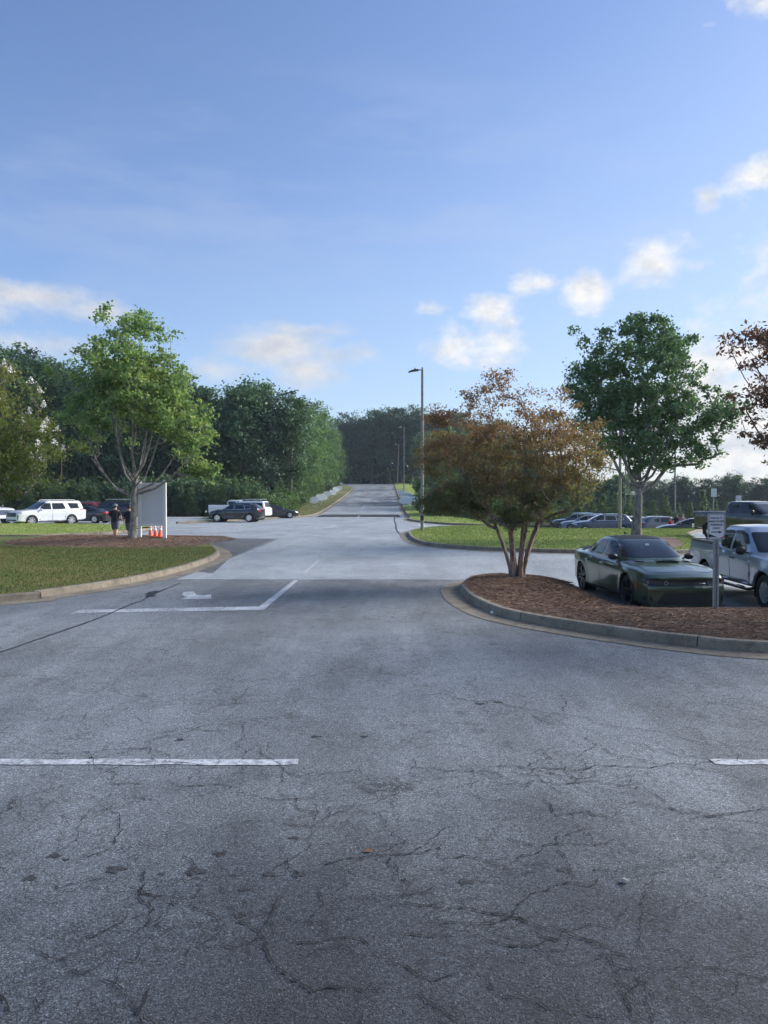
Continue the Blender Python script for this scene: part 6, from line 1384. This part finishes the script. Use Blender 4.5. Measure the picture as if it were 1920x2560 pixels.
G = 'people walking'
person('man in black shirt, grey shorts and grey cap walking away beside the bare limbed maple', gz(-13.45, 37.6, 0.01), 93, 1.78, .46, 'c_black', 'c_grey', 'c_white', 'hair_dark', G, cap=1, slim=1.12)
person('man in dark shirt and grey shorts mostly hidden behind the maple trunk', gz(-12.42, 36.6, 0.01), 80, 1.74, .34, 'c_black', 'c_grey', 'c_white', 'hair_dark', G, slim=1.05)
person('woman in dusty pink top and white shorts walking past the parked row', at(1707, 62.5, .01), -112, 1.70, .5, 'c_pink', 'c_white', 'c_white', 'hair_light', G, long_hair=True, slim=1.02, shorts_len=.38, elbow=.5)
person('person in black shirt and black shorts close beside the woman in pink', at(1692, 63.4, .01), -100, 1.74, .36, 'c_black', 'c_black', 'c_black', 'hair_dark', G, slim=1.1)
person('girl in red top and black shorts with a dark backpack', at(1676, 60.5, .01), -80, 1.45, .32, 'c_red', 'c_black', 'c_white', 'hair_light', G, long_hair=True, slim=.95, shorts_len=.6, bag=True)

# ---------------------------------------------------------------- lamps and poles
def lamp(loc, H, r0, r1, arm, head, label, band_=True, group='lamp poles', name='street_lamp', lean=0.0, pale=False, headon=True):
    t = empty(name, loc, 0, label, 'lamp', group); mb = MB(); n = 24
    mb.tube([(lean * i / n, 0, -.2 + (H + .2) * i / n) for i in range(n + 1)], [r0 + (r1 - r0) * i / n for i in range(n + 1)], 18); mb.build('pole', M['pole'], t)
    if band_:
        b = MB(); b.lathe([(r0 + .004, .62), (r0 + .006, .62), (r0 + .006, .92), (r0 + .004, .92)], n=20); b.build('black_band', M['black'], t)
    if not headon: return t
    a = MB(); a.tube([(lean, 0, H - .25), (lean, 0, H + .18)], .045, 10); a.tube([(lean, 0, H + .03), (lean - arm, 0, H + .03)], .032, 8); a.build('arm', M['lamp'], t)
    hd = MB(); x0 = lean - arm; V = []
    for i in range(9):
        q = i / 8; x = x0 - head * q + .1; wv = .10 + .10 * math.sin(math.pi * min(1, q * .8 + .15)); top = .075 * math.sin(math.pi * (.25 + .7 * q)) + .02; z = H + .0 - .10 * q ** 1.5
        V += [(x, -wv, z - .02), (x, wv, z - .02), (x, wv * .9, z + .02), (x, wv * .4, z + top), (x, -wv * .4, z + top), (x, -wv * .9, z + .02)]
    hd.add(V, [(i * 6 + k, i * 6 + (k + 1) % 6, (i + 1) * 6 + (k + 1) % 6, (i + 1) * 6 + k) for i in range(8) for k in range(6)] + [tuple(range(6)), tuple(48 + k for k in range(6))[::-1]])
    ho = hd.build('lamp_head', M['lamp_pale' if pale else 'lamp'], t)
    c = MB(); c.lathe([(.03, 0), (.035, .05), (.028, .08), (.001, .085)], (x0 - .12, 0, H + .08), 10); c.build('photocell', M['lamp'], ho)
    ln = MB(); ln.box((x0 - head * .5, 0, H - .055), (head * .55, .2, .02)); ln.build('lens', M['lens'], ho)
    return t
b = P(1055, 1334, .12)
lamp((2.28, 44.9, float(R2z(2.28, 44.9)) - .02), 9.55, .105, .070, .32, .62, 'tall tapered concrete lamp with a black band at the tip of the mown island')
lamp(gz(3.7, 140, .1), 13.2, .10, .06, .55, .5, 'lamp with pale head standing behind the disc signs up the hill road', False, pale=True)
lamp(gz(3.6, 205, .1), 11.2, .10, .06, .65, .6, 'smallest lamp with pale head near the top of the hill road', False, lean=.45, pale=True)
lamp(gz(-13.2, 108, .1), 10.3, .105, .07, 0, 0, 'bare grey pole rising from the young pines on the bank', False, name='utility_pole', headon=False)
lamp((14.9, 47.5, float(R2z(14.9, 47.5)) - .02), 9.6, .10, .07, .32, .62, 'grey lamp pole in front of the navy crossover, its top inside the maple', False)
lamp(at(1687, 94, .0), 9.8, .12, .09, .32, .62, 'thin pole beyond the walking people in the right car park', False)
lamp(at(1563, 100, .0), 8.0, .10, .08, .32, .62, 'slender pole seen just beside the mottled maple trunk', False)

# ---------------------------------------------------------------- notice board with cones behind it
def notice_board():
    t = empty('notice_board', (-10.25, 33.0, float(L1z(-10.0, 33.0)) - .03), R(2), 'blank grey notice board between two white posts in the straw bed', 'notice board')
    for i, x in enumerate((-.47, .62)):
        mb = MB(); mb.box((x, 0, 1.25), (.135, .135, 2.5)); mb.box((x, 0, 2.515), (.155, .155, .03)); mb.box((x, 0, 2.545), (.10, .10, .03)); mb.build('post', M['white'], t)
    p = MB(); p.box((.075, .02, 1.50), (.95, .03, 1.72)); p.build('panel', M['board'], t)
    for z, hh in ((2.40, .09), (.60, .09)):
        r_ = MB(); r_.box((.075, .01, z), (.955, .07, hh)); r_.build('rail', M['white'], t)
notice_board()
def cone():
    t = empty('traffic_cone', (0, 0, 0)); mb = MB()
    mb.lathe([(.165, .03), (.14, .05), (.12, .12), (.035, .70), (.028, .71), (.001, .71)], n=20); mb.build('cone_body', M['orange'], t)
    b = MB(); b.box((0, 0, .016), (.37, .37, .032)); b.build('base', M['orange'], t)
    for z0, z1 in ((.40, .52), (.58, .66)):
        c = MB(); c.lathe([(.12 - (z - .12) * .085 / .58 + .003, z) for z in (z0, z1)], n=20); c.build('collar', M['cone_white'], t)
    return t
c0 = cone()
def copy_tree(o, parent=None):
    c = o.copy(); COL.objects.link(c); c.parent = parent
    for ch in list(o.children): copy_tree(ch, c)
    return c
for i, (x, y, rx, sc_, lb) in enumerate(((-10.75, 34.6, 0, .72, 'orange cone half hidden by the notice board post next to the maple trunk'), (-10.25, 33.75, -.05, .75, 'middle orange cone under the grey notice board'), (-9.98, 33.45, .12, .80, 'leaning orange cone with clear white collar under the notice board'))):
    o = c0 if i == 0 else copy_tree(c0); o.location = (x, y, float(L1z(x, y))); o.rotation_euler = (rx, rx, i); o.scale = (sc_,) * 3; tag(o, lb, 'traffic cone', 'cones under the notice board')

# ---------------------------------------------------------------- disc signs on wire legs
def disc_sign(w, hh, mat):
    t = empty('disc_sign', (0, 0, 0)); mb = MB(); V = []; n = 28
    for dx in (-.012, .012):
        for k in range(n): a = 2 * math.pi * k / n; zz_ = hh / 2 + hh / 2 * math.sin(a); V.append((w / 2 * math.cos(a), dx + zz_ * .65, .62 + zz_ * .86))
    mb.add(V, [tuple(range(n)), tuple(range(n, 2 * n))[::-1]] + [(k, (k + 1) % n, n + (k + 1) % n, n + k) for k in range(n)]); mb.build('disc', M[mat], t)
    rm = MB(); rm.tube([(w / 2 * math.cos(2 * math.pi * k / n), -.012 + .65 * (hh / 2 + hh / 2 * math.sin(2 * math.pi * k / n)), .62 + .86 * (hh / 2 + hh / 2 * math.sin(2 * math.pi * k / n))) for k in range(n + 1)], .014, 5, False); rm.build('rim', M['lamp_pale'], t)
    lg = MB()
    for x in (-.2, .2): lg.tube([(x, 0, -.05), (x, 0, .72)], .009, 5)
    lg.tube([(-.2, 0, .3), (.2, 0, .3)], .007, 5); lg.build('wire_stake', M['lamp_pale'], t); return t
dA = disc_sign(1.32, 1.12, 'disc'); dB = disc_sign(1.5, 1.12, 'disc_b')
for i, (px, y, dz) in enumerate(((788, 105, 0), (799, 111, 0), (810, 119, 0), (820, 128, 0), (831, 138, 0), (841, 150, 0), (850, 163, 0))):
    o = dA if i == 0 else copy_tree(dA); x = (px - CX) * y / F; o.location = (x, y, float(L3z(x, y)) + (.0, .16, -.06, .1)[i % 4]); o.rotation_euler = (0, R((-7, 9, 3)[i % 3]), R(8 + 9 * (i % 3)))
    tag(o, f'{ORD[i]} bluish translucent disc sign going up the left verge of the hill road', 'sign', 'disc signs on the left verge')
for i, (px, y) in enumerate(((1026, 99), (1013, 101), (1036, 107), (1016, 109), (1021, 116), (1010, 122), (1015, 129), (1005, 136))):
    o = dB if i == 0 else copy_tree(dB); x = (px - CX) * y / F; o.location = (x, y, float(R1z(x, y)) + (.0, .08, -.05)[i % 3]); o.rotation_euler = (0, R((6, -5, 3)[i % 3]), R(-14 + 9 * (i % 4)))
    tag(o, f'{ORD[i]} bright white disc sign counting up the verge beside the lamp', 'sign', 'disc signs beside the lamp')

# ---------------------------------------------------------------- traffic signs
def rrect(w, hh, r_, th):
    pts = rounded([(-w / 2, -hh / 2), (w / 2, -hh / 2), (w / 2, hh / 2), (-w / 2, hh / 2)], r_); n = len(pts); mb = MB()
    V = [(a, -th / 2, b) for a, b in pts] + [(a, th / 2, b) for a, b in pts]
    mb.add(V, [tuple(range(n)), tuple(range(n, 2 * n))[::-1]] + [(k, (k + 1) % n, n + (k + 1) % n, n + k) for k in range(n)]); return mb
def text_mesh(s, size, bold=.002):
    c = bpy.data.curves.new('t', 'FONT'); c.body = s; c.size = size; c.align_x = 'CENTER'; c.align_y = 'CENTER'; c.offset = bold; c.extrude = .0006
    o = bpy.data.objects.new('t', c); COL.objects.link(o); bpy.context.view_layer.update()
    me = bpy.data.meshes.new_from_object(o.evaluated_get(bpy.context.evaluated_depsgraph_get())); bpy.data.objects.remove(o)
    V = [(v.co.x, v.co.y, v.co.z) for v in me.vertices]; F_ = [tuple(p.vertices) for p in me.polygons]; return V, F_
def parking_sign(loc, post_h, label, zc, s=1.0, detail=True, rz=0, sq=False, back=False):
    t = empty('parking_sign', loc, rz, label, 'sign'); W, Hh = .315 * s, .46 * s
    p = MB()
    if detail:   # U-shaped steel post with punched holes
        for x, w_, y in ((0, .055, .02), (-.034, .014, .005), (.034, .014, .005)): p.box((x, y, post_h / 2 - .1), (w_, .005 if not x else .035, post_h + .2))
        p.box((-.045, -.013, post_h / 2 - .1), (.022, .004, post_h + .2)); p.box((.045, -.013, post_h / 2 - .1), (.022, .004, post_h + .2))
    else: p.tube([(0, .02, -.2), (0, .02, post_h)], .032, 8)
    po = p.build('post', M['galv'], t)
    if detail:
        hl = MB()
        for i in range(int(post_h / .05)): hl.lathe([(.001, .0165), (.006, .0165)], (0, 0, .06 + i * .05), 8, axis='Y')
        hl.V = [(x, .0165 if False else y, z) for x, y, z in hl.V]; hl.build('punched_holes', M['black'], po)
    pl = rrect(W, Hh, .03 * s, .004); o = pl.build('plate', M['sign_white' if back else 'sign_face'], t, loc=(0, -.021, zc))
    if back: return t
    bd = MB(); outer = rounded([(-W / 2 + .012, -Hh / 2 + .012), (W / 2 - .012, -Hh / 2 + .012), (W / 2 - .012, Hh / 2 - .012), (-W / 2 + .012, Hh / 2 - .012)], .025 * s); inner = [(a * (1 - .013 / abs(W / 2)), b * (1 - .009 / (Hh / 2))) for a, b in outer]; n = len(outer)
    bd.add([(a, -.0028, b) for a, b in outer] + [(a, -.0028, b) for a, b in inner], [(k, (k + 1) % n, n + (k + 1) % n, n + k) for k in range(n)]); bd.build('border', M['ink'], o)
    lt = MB()
    for i, w in enumerate(('FACULTY', 'AND STAFF', 'PARKING', 'ONLY')):
        V, F_ = text_mesh(w, .050 * s); V = [(x * 1.05, -.003 - z, y + (.150 - i * .062) * s) for x, y, z in V]; lt.add(V, F_)
    me = lt.mesh('lettering'); addobj('lettering', me, M['ink'], o)
    ar = MB(); q = [(-.095, -.009), (.045, -.009), (.045, -.026), (.105, 0), (.045, .026), (.045, .009), (-.095, .009)]; ar.add([(a * s, -.0032, (b - .105) * s) for a, b in q], [tuple(range(7))]); ar.build('arrow', M['ink'], o)
    if detail:
        st = MB(); st.add([(-.150, -.0036, -.150), (-.125, -.0036, -.142), (-.03, -.0036, -.178), (.02, -.0036, -.197), (-.05, -.0036, -.196), (-.150, -.0036, -.198)], [tuple(range(6))]); st.build('sticker_remnant', M['ink'], o)
        sr = MB(); sr.add([(.155, -.0036, -.150), (.162, -.0036, -.205), (.10, -.0036, -.226), (.06, -.0036, -.222), (.12, -.0036, -.19)], [tuple(range(5))]); sr.build('sticker_remnant', M['ink_red'], o)
    return t
sx = P(1790, 1524, .1)
parking_sign((6.06, 13.72, float(Mz(6.06, 13.72))), 1.30, 'faculty and staff parking sign with arrow on a steel post in the pine straw', 1.52)
parking_sign(at(1784, 41.5, 0), 2.35, 'small blank sign back on a thin post behind the covered pickup bed', 2.38, 1.0, False, back=True)
parking_sign(at(1846, 42.5, 0), 1.95, 'small white lettered sign just showing over the black green pickup roof', 1.98, 1.05, False)
def twin_sign():
    t = empty('road_sign', (-9.75, 172, float(L3z(-9.75, 172))), 0, 'pair of small white plates on one post by the top of the left verge', 'sign'); p = MB(); p.tube([(0, 0, -.1), (0, 0, 1.9)], .03, 6); p.build('post', M['galv'], t)
    for x in (-.19, .19): r_ = rrect(.32, .42, .03, .01); r_.build('plate', M['cone_white'], t, loc=(x, -.035, 1.7))
twin_sign()
